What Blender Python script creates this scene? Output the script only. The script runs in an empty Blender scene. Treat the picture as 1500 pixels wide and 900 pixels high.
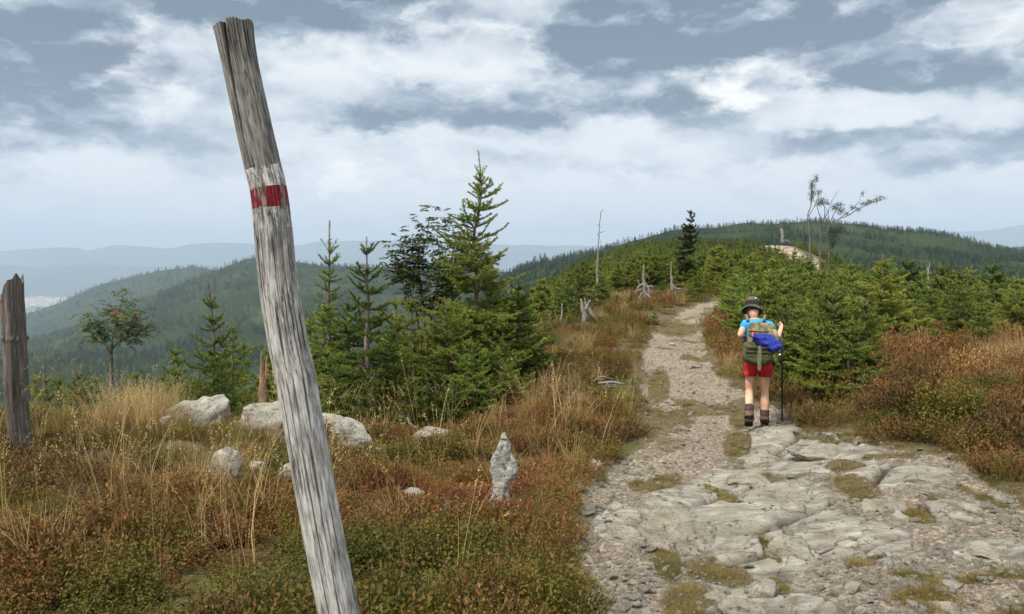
import bpy, bmesh, math, random
import numpy as np
from mathutils import Vector, Matrix

random.seed(7)
RNG = np.random.default_rng(7)
S = bpy.context.scene
COL = S.collection
R = math.radians

# ------------------------------------------------------------------ camera model (photo pixels 1500 x 900)
F = 1155.0
PITCH = math.atan((450 - 385) / F)
CP, SP = math.cos(PITCH), math.sin(PITCH)

def P(px, py, d):
    """world point seen at photo pixel (px, py) at depth y = d"""
    a, b = (px - 750) / F, -(py - 450) / F
    s = d / (CP + b * SP)
    return np.array([a * s, d, (-SP + b * CP) * s])

def pyz(py, d):
    b = -(np.asarray(py, float) - 450) / F
    return d * (-SP + b * CP) / (CP + b * SP)

def project(x, y, z):
    yc = y * CP - z * SP
    zc = y * SP + z * CP
    return 750 + F * x / yc, 450 - F * zc / yc

# ------------------------------------------------------------------ numpy noise
def _hash(i, j, k):
    h = (i.astype(np.uint32) * np.uint32(374761393) + j.astype(np.uint32) * np.uint32(668265263) + k.astype(np.uint32) * np.uint32(2246822519))
    h = (h ^ (h >> np.uint32(13))) * np.uint32(1274126177)
    h = h ^ (h >> np.uint32(16))
    return (h & np.uint32(0xFFFFFF)).astype(np.float64) / float(0xFFFFFF)

def vnoise(x, y, z=None, seed=0):
    x = np.asarray(x, float); y = np.asarray(y, float)
    z = np.zeros_like(x) + seed * 17.31 if z is None else np.asarray(z, float) + seed * 17.31
    xi, yi, zi = np.floor(x).astype(np.int64), np.floor(y).astype(np.int64), np.floor(z).astype(np.int64)
    fx, fy, fz = x - xi, y - yi, z - zi
    fx = fx * fx * fx * (fx * (fx * 6 - 15) + 10); fy = fy * fy * fy * (fy * (fy * 6 - 15) + 10); fz = fz * fz * fz * (fz * (fz * 6 - 15) + 10)
    r = 0
    for a in (0, 1):
        for b in (0, 1):
            for c in (0, 1):
                w = (fx if a else 1 - fx) * (fy if b else 1 - fy) * (fz if c else 1 - fz)
                r = r + w * _hash(xi + a, yi + b, zi + c)
    return r * 2 - 1

def fbm(x, y, z=None, octv=4, seed=0, gain=0.5, lac=2.03):
    r, a, f = 0, 1.0, 1.0
    x = np.asarray(x, float); y = np.asarray(y, float)
    for o in range(octv):
        r = r + a * vnoise(x * f + o * 13.7, y * f - o * 7.3, None if z is None else np.asarray(z, float) * f, seed + o)
        a *= gain; f *= lac
    return r

def voronoi(x, y, seed=0):
    """2-D cellular noise: F1, F2, id (0..1), offset vector to the nearest cell point"""
    x = np.asarray(x, float); y = np.asarray(y, float)
    xi, yi = np.floor(x).astype(np.int64), np.floor(y).astype(np.int64)
    f1 = np.full(x.shape, 9.0); f2 = np.full(x.shape, 9.0); cid = np.zeros(x.shape); ox = np.zeros(x.shape); oy = np.zeros(x.shape)
    zz = np.zeros_like(xi) + seed * 101
    for a in (-1, 0, 1):
        for b in (-1, 0, 1):
            cx, cy = xi + a, yi + b
            dx = cx + _hash(cx, cy, zz) - x; dy = cy + _hash(cx, cy, zz + 7) - y
            dd = np.hypot(dx, dy); h = _hash(cx, cy, zz + 13)
            nearer = dd < f1
            f2 = np.where(nearer, f1, np.minimum(f2, dd)); cid = np.where(nearer, h, cid)
            ox = np.where(nearer, dx, ox); oy = np.where(nearer, dy, oy); f1 = np.where(nearer, dd, f1)
    return f1, f2, cid, ox, oy

def sstep(a, b, x):
    t = np.clip((np.asarray(x, float) - a) / (b - a), 0, 1)
    return t * t * (3 - 2 * t)

# ------------------------------------------------------------------ terrain: heights at (view angle u, distance d)
# near heights in metres, far heights as the photo row where that ground shows
NEAR_D = [0.8, 2.5, 3.6, 5.5, 8, 11, 15, 20, 28, 40]
FAR_D = [60, 100, 140, 180, 250, 400, 700, 1000, 1500, 2000, 2600, 3500, 5000, 8000]
LEFTN = [-1.55, -1.52, -1.52, -1.62, -1.72, -2.6, -3.9, -5.5, -8.5, -13]
COLS = {
 -600: (LEFTN, [720, 760, 740, 720, 680, 640, 575, 545, 530, 525, 520, 518, 512, 530]),
 0:    (LEFTN, [740, 750, 730, 705, 670, 628, 572, 534, 518, 506, 512, 472, 492, 530]),
 200:  (LEFTN, [750, 750, 730, 705, 670, 628, 572, 520, 466, 441, 462, 404, 470, 530]),
 290:  (LEFTN, [750, 750, 730, 705, 670, 628, 572, 512, 440, 406, 428, 392, 470, 530]),
 375:  ([-1.55, -1.52, -1.52, -1.62, -1.70, -2.4, -3.6, -5.2, -8, -12], [740, 740, 725, 700, 665, 625, 572, 505, 425, 381, 405, 425, 480, 530]),
 480:  ([-1.55, -1.52, -1.55, -1.7, -1.85, -2.3, -3.2, -4.6, -7, -10.5], [720, 710, 700, 680, 650, 610, 555, 490, 425, 389, 405, 430, 480, 530]),
 620:  ([-1.55, -1.52, -1.57, -1.73, -1.95, -2.2, -2.7, -3.8, -6, -9], [680, 690, 680, 660, 630, 600, 535, 485, 430, 394, 405, 430, 480, 530]),
 760:  ([-1.55, -1.55, -1.6, -1.76, -1.92, -1.92, -1.9, -2.2, -3.2, -5.2], [520, 508, 465, 455, 452, 445, 412, 398, 425, 400, 408, 430, 480, 530]),
 870:  ([-1.55, -1.55, -1.6, -1.76, -1.9, -1.76, -1.6, -1.5, -1.5, -2.0], [431, 408, 382, 386, 395, 412, 382, 372, 400, 402, 410, 430, 480, 530]),
 950:  ([-1.55, -1.55, -1.6, -1.76, -1.87, -1.75, -1.6, -1.48, -1.35, -1.35], [412, 386, 366, 369, 382, 402, 362, 351, 390, 402, 410, 430, 480, 530]),
 1050: ([-1.55, -1.55, -1.6, -1.75, -1.85, -1.74, -1.6, -1.45, -1.3, -1.4], [413, 380, 362, 363, 377, 392, 348, 338, 385, 402, 410, 430, 480, 530]),
 1150: ([-1.55, -1.55, -1.6, -1.72, -1.8, -1.62, -1.52, -1.62, -1.8, -2.1], [424, 383, 361, 364, 387, 402, 345, 334, 385, 402, 410, 425, 480, 530]),
 1250: ([-1.55, -1.55, -1.58, -1.66, -1.65, -1.5, -1.52, -1.75, -2.15, -2.7], [442, 425, 399, 400, 408, 408, 350, 336, 388, 402, 405, 405, 480, 530]),
 1350: ([-1.55, -1.55, -1.57, -1.6, -1.5, -1.4, -1.5, -1.85, -2.4, -3.0], [446, 436, 428, 424, 420, 408, 361, 343, 392, 405, 395, 385, 480, 530]),
 1500: ([-1.55, -1.55, -1.55, -1.5, -1.38, -1.32, -1.5, -1.95, -2.5, -3.3], [450, 446, 440, 438, 432, 420, 385, 368, 402, 405, 378, 362, 480, 530]),
 2100: ([-1.55, -1.52, -1.48, -1.42, -1.35, -1.35, -1.5, -1.8, -2.4, -3.5], [450, 455, 450, 448, 442, 435, 420, 410, 412, 405, 370, 345, 480, 530]),
}
def pchip(xk, yk, xq):
    xk = np.asarray(xk, float); yk = np.asarray(yk, float)
    h = np.diff(xk); dl = np.diff(yk, axis=0) / h.reshape(-1, *([1] * (yk.ndim - 1)))
    m = np.zeros_like(yk)
    a, b = dl[:-1], dl[1:]
    ok = a * b > 0
    with np.errstate(divide='ignore', invalid='ignore'):
        m[1:-1] = np.where(ok, 2 * a * b / np.where(ok, a + b, 1), 0)
    m[0], m[-1] = dl[0], dl[-1]
    i = np.clip(np.searchsorted(xk, xq) - 1, 0, len(h) - 1)
    sh = (-1,) + (1,) * (yk.ndim - 1)
    t = ((xq - xk[i]) / h[i]).reshape(sh); hh = h[i].reshape(sh)
    return ((1 + 2 * t) * (1 - t) ** 2) * yk[i] + (t * (1 - t) ** 2) * hh * m[i] + (t * t * (3 - 2 * t)) * yk[i + 1] + (t * t * (t - 1)) * hh * m[i + 1]

LD = np.log(np.array(NEAR_D + FAR_D, float))
_us = sorted(COLS)
_zk = np.array([list(COLS[u][0]) + [float(pyz(p, d)) for p, d in zip(COLS[u][1], FAR_D)] for u in _us])   # [col, d]
NLD, NU = 900, 700
_ldq = np.linspace(LD[0], LD[-1], NLD); _uq = np.linspace(_us[0], _us[-1], NU)
_t1 = pchip(LD, _zk.T, _ldq)                                     # [ld, col]
ZT = pchip(_us, _t1.T, _uq).T                                    # [ld, u]

def base_z(x, y):
    x = np.asarray(x, float); y = np.maximum(np.asarray(y, float), 0.81)
    u = np.clip(750 + F * x / y, _us[0], _us[-1] - 1e-3)
    a = np.clip((np.log(y) - _ldq[0]) / (_ldq[1] - _ldq[0]), 0, NLD - 1.001)
    b = (u - _uq[0]) / (_uq[1] - _uq[0])
    i, j = np.floor(a).astype(int), np.floor(b).astype(int)
    fa, fb = a - i, b - j
    return ZT[i, j] * (1 - fa) * (1 - fb) + ZT[i + 1, j] * fa * (1 - fb) + ZT[i, j + 1] * (1 - fa) * fb + ZT[i + 1, j + 1] * fa * fb

def gz(x, y):
    x = np.asarray(x, float); y = np.asarray(y, float)
    z = base_z(x, y)
    z = z + 0.05 * fbm(x / 1.3, y / 1.3, octv=3, seed=3) * sstep(1.5, 3, y)
    z = z + 0.25 * fbm(x / 9, y / 9, octv=3, seed=5) * sstep(14, 40, y)
    z = z + 5.0 * fbm(x / 90, y / 90, octv=4, seed=9) * sstep(220, 900, y)
    z = z + 12.0 * fbm(x / 400, y / 400, octv=3, seed=11) * sstep(900, 2500, y) * 0.5
    return z

def hit(px, py, dmin=1.6, dmax=300):
    """ground point seen at a photo pixel"""
    ds = np.exp(np.linspace(math.log(dmin), math.log(dmax), 900))
    a, b = (px - 750) / F, -(py - 450) / F
    s = ds / (CP + b * SP)
    x, z = a * s, (-SP + b * CP) * s
    g = gz(x, ds)
    below = np.where(z < g)[0]
    k = below[0] if len(below) else len(ds) - 1
    return np.array([x[k], ds[k], g[k]])

def at_depth(px, d):
    x = (px - 750) / F * d
    return np.array([x, d, float(gz(x, d))])

# ------------------------------------------------------------------ the trail's edges
_L = [(780, 1000), (815, 900), (830, 830), (822, 775), (848, 725), (870, 690), (905, 672), (940, 650), (944, 625), (935, 590), (928, 560), (934, 530), (944, 505), (950, 487), (985, 465), (1000, 453), (1016, 446), (1036, 441)]
_Rr = [(2300, 1000), (1800, 850), (1560, 760), (1500, 730), (1440, 690), (1380, 667), (1270, 642), (1200, 622), (1155, 598), (1105, 572), (1072, 550), (1044, 520), (1034, 492), (1030, 475), (1048, 458), (1056, 449), (1062, 441)]
_lw = np.array([hit(*p) for p in _L]); _rw = np.array([hit(*p) for p in _Rr])
_lw = _lw[np.argsort(_lw[:, 1])]; _rw = _rw[np.argsort(_rw[:, 1])]
PATH_END = min(_lw[-1, 1], _rw[-1, 1])
def path_in(x, y):
    """metres inside the trail's edge (negative: outside)"""
    x = np.asarray(x, float); y = np.asarray(y, float)
    w = 0.13 * fbm(x * 1.6, y * 1.6, octv=3, seed=21)
    s = np.minimum(x - np.interp(y, _lw[:, 1], _lw[:, 0]), np.interp(y, _rw[:, 1], _rw[:, 0]) - x) + w
    return np.where(y > PATH_END, -9.0, s)

# ------------------------------------------------------------------ mesh helpers
def mesh_np(name, verts, polys, mats=(), attrs=None, smooth=True, mat_index=None):
    """polys: list of int arrays (n,3) or (n,4)"""
    me = bpy.data.meshes.new(name)
    verts = np.ascontiguousarray(verts, dtype=np.float32)
    polys = [np.asarray(p, dtype=np.int32) for p in polys if len(p)]
    loops = np.concatenate([p.ravel() for p in polys]); sizes = np.concatenate([np.full(len(p), p.shape[1], dtype=np.int32) for p in polys])
    starts = np.concatenate([[0], np.cumsum(sizes)[:-1]]).astype(np.int32)
    me.vertices.add(len(verts)); me.vertices.foreach_set('co', verts.ravel())
    me.loops.add(len(loops)); me.loops.foreach_set('vertex_index', loops)
    me.polygons.add(len(sizes)); me.polygons.foreach_set('loop_start', starts)
    if mat_index is not None: me.polygons.foreach_set('material_index', np.asarray(mat_index, dtype=np.int32))
    me.polygons.foreach_set('use_smooth', np.full(len(sizes), bool(smooth)))
    for m in mats: me.materials.append(m)
    for k, v in (attrs or {}).items():
        v = np.asarray(v, dtype=np.float32)
        if v.ndim == 1:
            a = me.attributes.new(k, 'FLOAT', 'POINT'); a.data.foreach_set('value', v)
        else:
            a = me.attributes.new(k, 'FLOAT_VECTOR', 'POINT'); a.data.foreach_set('vector', np.ascontiguousarray(v).ravel())
    me.update(calc_edges=True)
    return me

def link(name, me, parent=None, loc=None):
    o = bpy.data.objects.new(name, me); COL.objects.link(o)
    if parent is not None: o.parent = parent
    if loc is not None: o.location = loc
    return o

def tag(o, label=None, cat=None, group=None, kind=None):
    if label: o['label'] = label
    if cat: o['category'] = cat
    if group: o['group'] = group
    if kind: o['kind'] = kind
    return o

def thing(name, label, cat, loc=(0, 0, 0), group=None, rz=0.0, scale=1.0):
    o = bpy.data.objects.new(name, None); COL.objects.link(o)
    o.empty_display_size = 0.2
    o.location = loc; o.rotation_euler = (0, 0, rz); o.scale = scale if isinstance(scale, tuple) else (scale,) * 3
    return tag(o, label, cat, group)

class Geo:
    """collects vertices, faces, attributes of one mesh"""
    def __init__(s): s.v, s.q, s.t, s.n, s.a = [], [], [], 0, {}
    def add(s, v, quads=None, tris=None, **attrs):
        v = np.asarray(v, float).reshape(-1, 3)
        if quads is not None and len(quads): s.q.append(np.asarray(quads, int) + s.n)
        if tris is not None and len(tris): s.t.append(np.asarray(tris, int) + s.n)
        for k, a in attrs.items(): s.a.setdefault(k, []).append(np.broadcast_to(np.asarray(a, float), (len(v),)))
        s.v.append(v); s.n += len(v)
    def mesh(s, name, mats, smooth=True):
        polys = ([np.concatenate(s.q)] if s.q else []) + ([np.concatenate(s.t)] if s.t else [])
        return mesh_np(name, np.concatenate(s.v), polys, mats, {k: np.concatenate(a) for k, a in s.a.items()}, smooth)

def frames(pts):
    pts = np.asarray(pts, float)
    t = np.gradient(pts, axis=0); t /= np.linalg.norm(t, axis=1)[:, None] + 1e-9
    ref = np.array([0, 0, 1.0]) if abs(t[:, 2]).mean() < 0.8 else np.array([0, 1.0, 0])
    a = np.cross(t, ref); a /= np.linalg.norm(a, axis=1)[:, None] + 1e-9
    return t, a, np.cross(t, a)

def tube(pts, rad, n=8, closed=True, jag=0.0, rough=0.0, seed=0):
    """tapered tube along a polyline; returns verts, quads, tris"""
    pts = np.asarray(pts, float); m = len(pts); rad = np.broadcast_to(np.asarray(rad, float), (m,))
    t, a, b = frames(pts)
    th = np.arange(n) / n * 2 * math.pi
    rr = rad[:, None] * np.ones(n)
    if rough:
        kk = np.arange(m)[:, None] * 0.6
        rr = rr * (1 + rough * vnoise(np.cos(th)[None] * 1.6 + kk * 0, np.sin(th)[None] * 1.6 + kk * 0.0, kk + np.zeros(n), seed))
    v = pts[:, None] + rr[..., None] * (np.cos(th)[None, :, None] * a[:, None] + np.sin(th)[None, :, None] * b[:, None])
    if jag:
        r = np.random.default_rng(seed)
        v[-1] += t[-1] * (jag * r.random(n))[:, None]
    i = np.arange(m - 1)[:, None] * n; j = np.arange(n)[None]
    q = np.stack([i + j, i + (j + 1) % n, i + n + (j + 1) % n, i + n + j], -1).reshape(-1, 4)
    v = v.reshape(-1, 3); tr = []
    if closed:
        v = np.concatenate([v, [pts[0]], [pts[-1] - t[-1] * jag * 0.3]]); c0, c1 = m * n, m * n + 1
        tr = [(c0, (k + 1) % n, k) for k in range(n)] + [(c1, (m - 1) * n + k, (m - 1) * n + (k + 1) % n) for k in range(n)]
    return v, q, np.array(tr, int).reshape(-1, 3)

def smooth_line(pts, n):
    pts = np.asarray(pts, float)
    s = np.concatenate([[0], np.cumsum(np.linalg.norm(np.diff(pts, axis=0), axis=1))])
    return pchip(s, pts, np.linspace(0, s[-1], n)) if len(pts) > 2 else pts[0] + (pts[1] - pts[0]) * np.linspace(0, 1, n)[:, None]

# ------------------------------------------------------------------ node helpers
class NT:
    def __init__(s, tree):
        s.t = tree; tree.nodes.clear()
    def n(s, typ, **kw):
        nd = s.t.nodes.new(typ)
        for k, v in kw.items(): setattr(nd, k, v)
        return nd
    def put(s, sock, v):
        if isinstance(v, bpy.types.NodeSocket): s.t.links.new(v, sock)
        elif v is not None:
            if hasattr(sock.default_value, '__len__') and not hasattr(v, '__len__'): v = (v,) * len(sock.default_value)
            if hasattr(sock.default_value, '__len__') and len(sock.default_value) == 4 and len(v) == 3: v = (*v, 1)
            sock.default_value = v
    def math(s, op, a, b=None, c=None, clamp=False):
        nd = s.n('ShaderNodeMath', operation=op, use_clamp=clamp)
        for k, v in enumerate((a, b, c)): s.put(nd.inputs[k], v)
        return nd.outputs[0]
    def vmath(s, op, a, b=None, c=None):
        nd = s.n('ShaderNodeVectorMath', operation=op)
        for k, v in enumerate((a, b, c)): s.put(nd.inputs[k], v) if v is not None else None
        return nd.outputs['Value'] if op in ('DOT_PRODUCT', 'LENGTH') else nd.outputs[0]
    def noise(s, vec, scale, detail=4, rough=0.55, dist=0.0, col=False):
        nd = s.n('ShaderNodeTexNoise')
        s.put(nd.inputs['Vector'], vec); s.put(nd.inputs['Scale'], scale); s.put(nd.inputs['Detail'], detail); s.put(nd.inputs['Roughness'], rough); s.put(nd.inputs['Distortion'], dist)
        return nd.outputs['Color' if col else 0]
    def voro(s, vec, scale, feature='F1', out=0, rand=1.0):
        nd = s.n('ShaderNodeTexVoronoi', feature=feature)
        s.put(nd.inputs['Vector'], vec); s.put(nd.inputs['Scale'], scale); s.put(nd.inputs['Randomness'], rand)
        return nd.outputs[out]
    def ramp(s, fac, stops, interp='LINEAR'):
        nd = s.n('ShaderNodeValToRGB'); cr = nd.color_ramp; cr.interpolation = interp
        while len(cr.elements) < len(stops): cr.elements.new(0.5)
        for e, (p, c) in zip(cr.elements, stops):
            e.position = p; e.color = (*c, 1) if hasattr(c, '__len__') else (c, c, c, 1)
        s.put(nd.inputs[0], fac)
        return nd.outputs[0]
    def mix(s, fac, a, b, mode='MIX'):
        nd = s.n('ShaderNodeMix', data_type='RGBA', blend_type=mode)
        s.put(nd.inputs[0], fac); s.put(nd.inputs[6], a); s.put(nd.inputs[7], b)
        return nd.outputs[2]
    def smap(s, v, a, b, c=0.0, d=1.0):
        nd = s.n('ShaderNodeMapRange', interpolation_type='SMOOTHSTEP')
        for k, x in enumerate((v, a, b, c, d)): s.put(nd.inputs[k], x)
        return nd.outputs[0]
    def attr(s, name, kind='GEOMETRY', out='Fac'):
        return s.n('ShaderNodeAttribute', attribute_name=name, attribute_type=kind).outputs[out]
    def coord(s, out='Object'): return s.n('ShaderNodeTexCoord').outputs[out]
    def pos(s): return s.n('ShaderNodeNewGeometry').outputs['Position']
    def orand(s): return s.n('ShaderNodeObjectInfo').outputs['Random']
    def bump(s, h, strength=0.5, dist=0.02, normal=None):
        nd = s.n('ShaderNodeBump'); s.put(nd.inputs['Height'], h); s.put(nd.inputs['Strength'], strength); s.put(nd.inputs['Distance'], dist)
        if normal is not None: s.put(nd.inputs['Normal'], normal)
        return nd.outputs[0]
    def bsdf(s, color, rough=0.8, spec=0.25, normal=None, metallic=0.0):
        nd = s.n('ShaderNodeBsdfPrincipled')
        s.put(nd.inputs['Base Color'], color); s.put(nd.inputs['Roughness'], rough); s.put(nd.inputs['Specular IOR Level'], spec); s.put(nd.inputs['Metallic'], metallic)
        if normal is not None: s.put(nd.inputs['Normal'], normal)
        return nd.outputs[0]
    def out(s, surf):
        o = s.n('ShaderNodeOutputMaterial'); s.t.links.new(surf, o.inputs['Surface'])

def new_mat(name):
    m = bpy.data.materials.new(name); m.use_nodes = True
    return m, NT(m.node_tree)

def foliage_mat(name, stops, transl=0.3, rough=0.55, spec=0.25, wr=0.45, wo=0.55, inst=False, off=0.0, vary=0.35, gain=1.0):
    """leaf colour: ramp over (per-leaf random, per-plant random)"""
    m, t = new_mat(name)
    r = t.attr('rnd')
    o = t.attr('tint', 'INSTANCER') if inst else t.orand()
    fac = t.math('ADD', t.math('MULTIPLY', r, wr), t.math('MULTIPLY_ADD', o, wo, off), clamp=True)
    c = t.ramp(fac, stops)
    c = t.mix(1.0, c, t.ramp(t.orand(), [(0, (1 - vary) * gain), (1, (1 + vary) * gain)]), 'MULTIPLY')
    hs = t.n('ShaderNodeHueSaturation'); t.put(hs.inputs['Hue'], t.math('MULTIPLY_ADD', t.math('FRACT', t.math('MULTIPLY', t.orand(), 7.31)), -.045, .520)); t.put(hs.inputs['Color'], c); c = hs.outputs[0]
    a = t.bsdf(c, rough, spec)
    tr = t.n('ShaderNodeBsdfTranslucent'); t.put(tr.inputs[0], t.mix(1.0, c, (1.25, 1.2, 0.7), 'MULTIPLY'))
    mx = t.n('ShaderNodeMixShader'); mx.inputs[0].default_value = transl
    t.t.links.new(a, mx.inputs[1]); t.t.links.new(tr.outputs[0], mx.inputs[2])
    t.out(mx.outputs[0])
    return m

def simple_mat(name, c1, c2, scale=8, rough=0.8, spec=0.2, bump=0.0, bscale=40, stretch=None, rand=0.0):
    m, t = new_mat(name)
    v = t.coord()
    if stretch: v = t.vmath('MULTIPLY', v, stretch)
    c = t.mix(t.smap(t.noise(v, scale, 5), 0.35, 0.65), c1, c2)
    if rand: c = t.mix(1.0, c, t.ramp(t.orand(), [(0, 1 - rand), (1, 1 + rand)]), 'MULTIPLY')
    nm = t.bump(t.noise(v, bscale, 4), bump, 0.01) if bump else None
    t.out(t.bsdf(c, rough, spec, nm))
    return m
# ------------------------------------------------------------------ camera, sun, sky
cam = bpy.data.cameras.new('camera'); cam_o = bpy.data.objects.new('camera', cam); COL.objects.link(cam_o); S.camera = cam_o
cam.sensor_fit = 'HORIZONTAL'; cam.sensor_width = 36.0; cam.lens = 36.0 * F / 1500
cam.clip_start = 0.05; cam.clip_end = 80000
cam_o.location = (0, 0, 0); cam_o.rotation_euler = (R(90) - PITCH, 0, 0)

SUN_EL, SUN_AZ = 52, -135          # degrees; azimuth clockwise from +y: behind the left shoulder
sun = bpy.data.lights.new('sun', 'SUN'); sun_o = bpy.data.objects.new('sun', sun); COL.objects.link(sun_o)
sun.energy = 4.2; sun.angle = R(7); sun.color = (1.0, 0.91, 0.78)
sd = Vector((math.sin(R(SUN_AZ)) * math.cos(R(SUN_EL)), math.cos(R(SUN_AZ)) * math.cos(R(SUN_EL)), math.sin(R(SUN_EL))))
sun_o.rotation_euler = sd.to_track_quat('Z', 'Y').to_euler(); sun_o.location = (-30, -30, 60)

def build_world():
    w = bpy.data.worlds.new('World'); S.world = w; w.use_nodes = True
    t = NT(w.node_tree)
    g = t.n('ShaderNodeTexCoord').outputs['Generated']
    sky = t.n('ShaderNodeTexSky', sky_type='NISHITA', sun_disc=False)
    sky.sun_elevation = R(SUN_EL); sky.sun_rotation = R(SUN_AZ); sky.altitude = 1200; sky.air_density = 1.0; sky.dust_density = 2.0
    sep = t.n('ShaderNodeSeparateXYZ'); t.put(sep.inputs[0], g)
    x, y, z = sep.outputs
    az = t.math('ARCTAN2', x, y); el = t.math('ARCSINE', z)
    # cloud-layer space: stretched along the horizon
    q = t.vmath('MULTIPLY', g, (1.0, 1.0, 2.0))
    wv = t.noise(q, 3.2, 5, 0.6, col=True)
    wv2 = t.noise(q, 11.0, 6, 0.62, col=True)
    cmb = t.n('ShaderNodeCombineXYZ'); t.put(cmb.inputs[0], az); t.put(cmb.inputs[1], el)
    warp = t.vmath('MULTIPLY_ADD', t.vmath('SUBTRACT', wv, (0.5, 0.5, 0.5)), (0.13, 0.07, 0), cmb.outputs[0])
    warp = t.vmath('MULTIPLY_ADD', t.vmath('SUBTRACT', wv2, (0.5, 0.5, 0.5)), (0.11, 0.085, 0), warp)
    def blobs(lst):
        acc = None
        for px, py, rx, ry, amp in lst:
            a, b = (px - 750) / F, -(py - 450) / F
            d = np.array([a, CP + b * SP, -SP + b * CP]); d /= np.linalg.norm(d)
            A, E = math.atan2(d[0], d[1]), math.asin(d[2])
            sx, sy = F / rx * 1.0, F / ry * 1.0
            v = t.vmath('MULTIPLY_ADD', warp, (sx, sy, 0), (-A * sx, -E * sy, 0))
            gs = t.math('POWER', 2.0, t.math('MULTIPLY', t.vmath('DOT_PRODUCT', v, v), -1.3))
            acc = t.math('MULTIPLY', gs, amp) if acc is None else t.math('MULTIPLY_ADD', gs, amp, acc)
        return acc
    dark = blobs([(1075, 28, 225, 56, 1.5), (930, 62, 110, 32, 1.0), (1020, 82, 110, 18, .6), (1290, 15, 110, 38, .6),
                  (470, -4, 210, 42, 1.2), (300, 4, 110, 36, 1.0), (70, 62, 110, 50, 1.2), (15, 95, 90, 40, .5), (120, 200, 200, 24, .75), (40, 120, 110, 40, .4),
                  (1345, 106, 115, 26, .95), (1250, 118, 60, 14, .6), (1170, 102, 34, 16, .6), (640, 174, 180, 22, .85), (850, 152, 165, 30, .9), (560, 188, 120, 15, .7), (620, 132, 60, 20, .55),
                  (975, 160, 60, 24, .8), (745, 232, 75, 20, .65), (1030, 190, 60, 20, .55), (1420, 208, 240, 18, .75), (1200, 217, 130, 16, .55), (1450, 240, 140, 13, .6), (330, 130, 110, 26, .4), (900, 250, 150, 12, .45), (330, 245, 120, 12, .35), (60, 275, 60, 10, .3),
                  (-250, 80, 260, 120, .8), (1750, 60, 260, 90, .7), (900, -160, 420, 90, .7), (200, -200, 300, 90, .6)])
    lite = blobs([(1064, 152, 40, 19, 1.0), (1055, 125, 120, 28, .7), (514, 267, 30, 17, 1.9), (640, 262, 70, 14, .4), (720, 50, 170, 46, .5), (1440, 35, 110, 50, .45), (195, 80, 50, 38, .5), (250, 150, 70, 30, .35), (1190, 150, 90, 25, .35), (1400, 270, 110, 12, .35), (560, 245, 110, 16, .25), (30, 150, 60, 30, .3)])
    # billowing cloud texture, and its relief lit from above: dark flat bases, pale puffy tops
    qw = t.vmath('MULTIPLY_ADD', t.vmath('SUBTRACT', wv2, (0.5, 0.5, 0.5)), (0.10, 0.10, 0.08), q)
    def field(v):
        n = t.noise(v, 5.5, 7, 0.62, 0.0)
        # billows: creased valleys, round tops
        b1 = t.math('ABSOLUTE', t.math('SUBTRACT', t.noise(v, 9.0, 0, 0.5), 0.5)); b2 = t.math('ABSOLUTE', t.math('SUBTRACT', t.noise(v, 19.0, 0, 0.5), 0.5)); b3 = t.math('ABSOLUTE', t.math('SUBTRACT', t.noise(v, 41.0, 1, 0.5), 0.5))
        bl = t.math('MULTIPLY_ADD', b3, 0.55, t.math('MULTIPLY_ADD', b2, 0.9, t.math('MULTIPLY', b1, 1.3)))
        return t.math('ADD', t.math('MULTIPLY', t.math('SUBTRACT', n, 0.5), 1.7), t.math('MULTIPLY', t.math('SUBTRACT', bl, 0.40), 0.85))
    nn = field(qw); nup = field(t.vmath('ADD', qw, (0.01, 0, 0.045)))
    rel = t.math('SUBTRACT', nup, nn)
    body = t.math('ADD', t.math('MULTIPLY', dark, 0.95), t.math('MULTIPLY_ADD', nn, 0.78, 0.0))
    bodyc = t.smap(body, -0.12, 1.22)
    D = t.math('ADD', t.math('MULTIPLY', bodyc, 0.92), t.math('MULTIPLY', rel, t.math('MULTIPLY_ADD', bodyc, 0.60, 0.48)))
    base = t.ramp(D, [(0.0, (.73, .75, .765)), (0.17, (.61, .645, .68)), (0.36, (.45, .50, .555)), (0.58, (.26, .318, .39)), (0.86, (.125, .172, .235))])
    L = t.smap(t.math('SUBTRACT', lite, t.math('ADD', t.math('MULTIPLY', nn, 0.75), t.math('MULTIPLY', rel, 0.9))), 0.40, 1.35)
    c = t.mix(L, base, (.90, .885, .845))
    # towards the horizon the cloud deck runs together into an even pale blue-grey
    hz = t.smap(el, R(0.0), R(7.0), 1.0, 0.0)
    c = t.mix(t.math('MULTIPLY', hz, 0.42), c, (.60, .63, .65))
    # the deck is brighter overhead than at the horizon, as overcast skies are
    up = t.smap(el, R(19), R(60), 1.0, 1.6)
    sc = t.vmath('SCALE', c); 
    nd = sc.node; t.put(nd.inputs['Scale'], t.math('MULTIPLY', up, 10.0))
    cov = t.smap(t.math('ADD', t.noise(q, 2.4, 5, 0.6), t.math('MULTIPLY', dark, 0.3)), 0.2, 0.42, 0.75, 1.0)   # thin places let the blue through
    fin = t.mix(cov, sky.outputs[0], sc)
    gl = t.smap(el, R(-6), R(-1), 1.0, 0.0)
    fin = t.mix(gl, fin, (1.2, 1.4, 1.3))
    bg = t.n('ShaderNodeBackground'); t.put(bg.inputs[0], fin); bg.inputs[1].default_value = 0.1
    o = t.n('ShaderNodeOutputWorld'); t.t.links.new(bg.outputs[0], o.inputs['Surface'])
    w.cycles.sampling_method = 'MANUAL'; w.cycles.sample_map_resolution = 512
build_world()
S.view_settings.view_transform = 'Standard'; S.view_settings.look = 'None'; S.view_settings.gamma = 1.0; S.view_settings.use_curve_mapping = False
S.view_settings.exposure = 0.40
S.render.engine = 'CYCLES'
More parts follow.
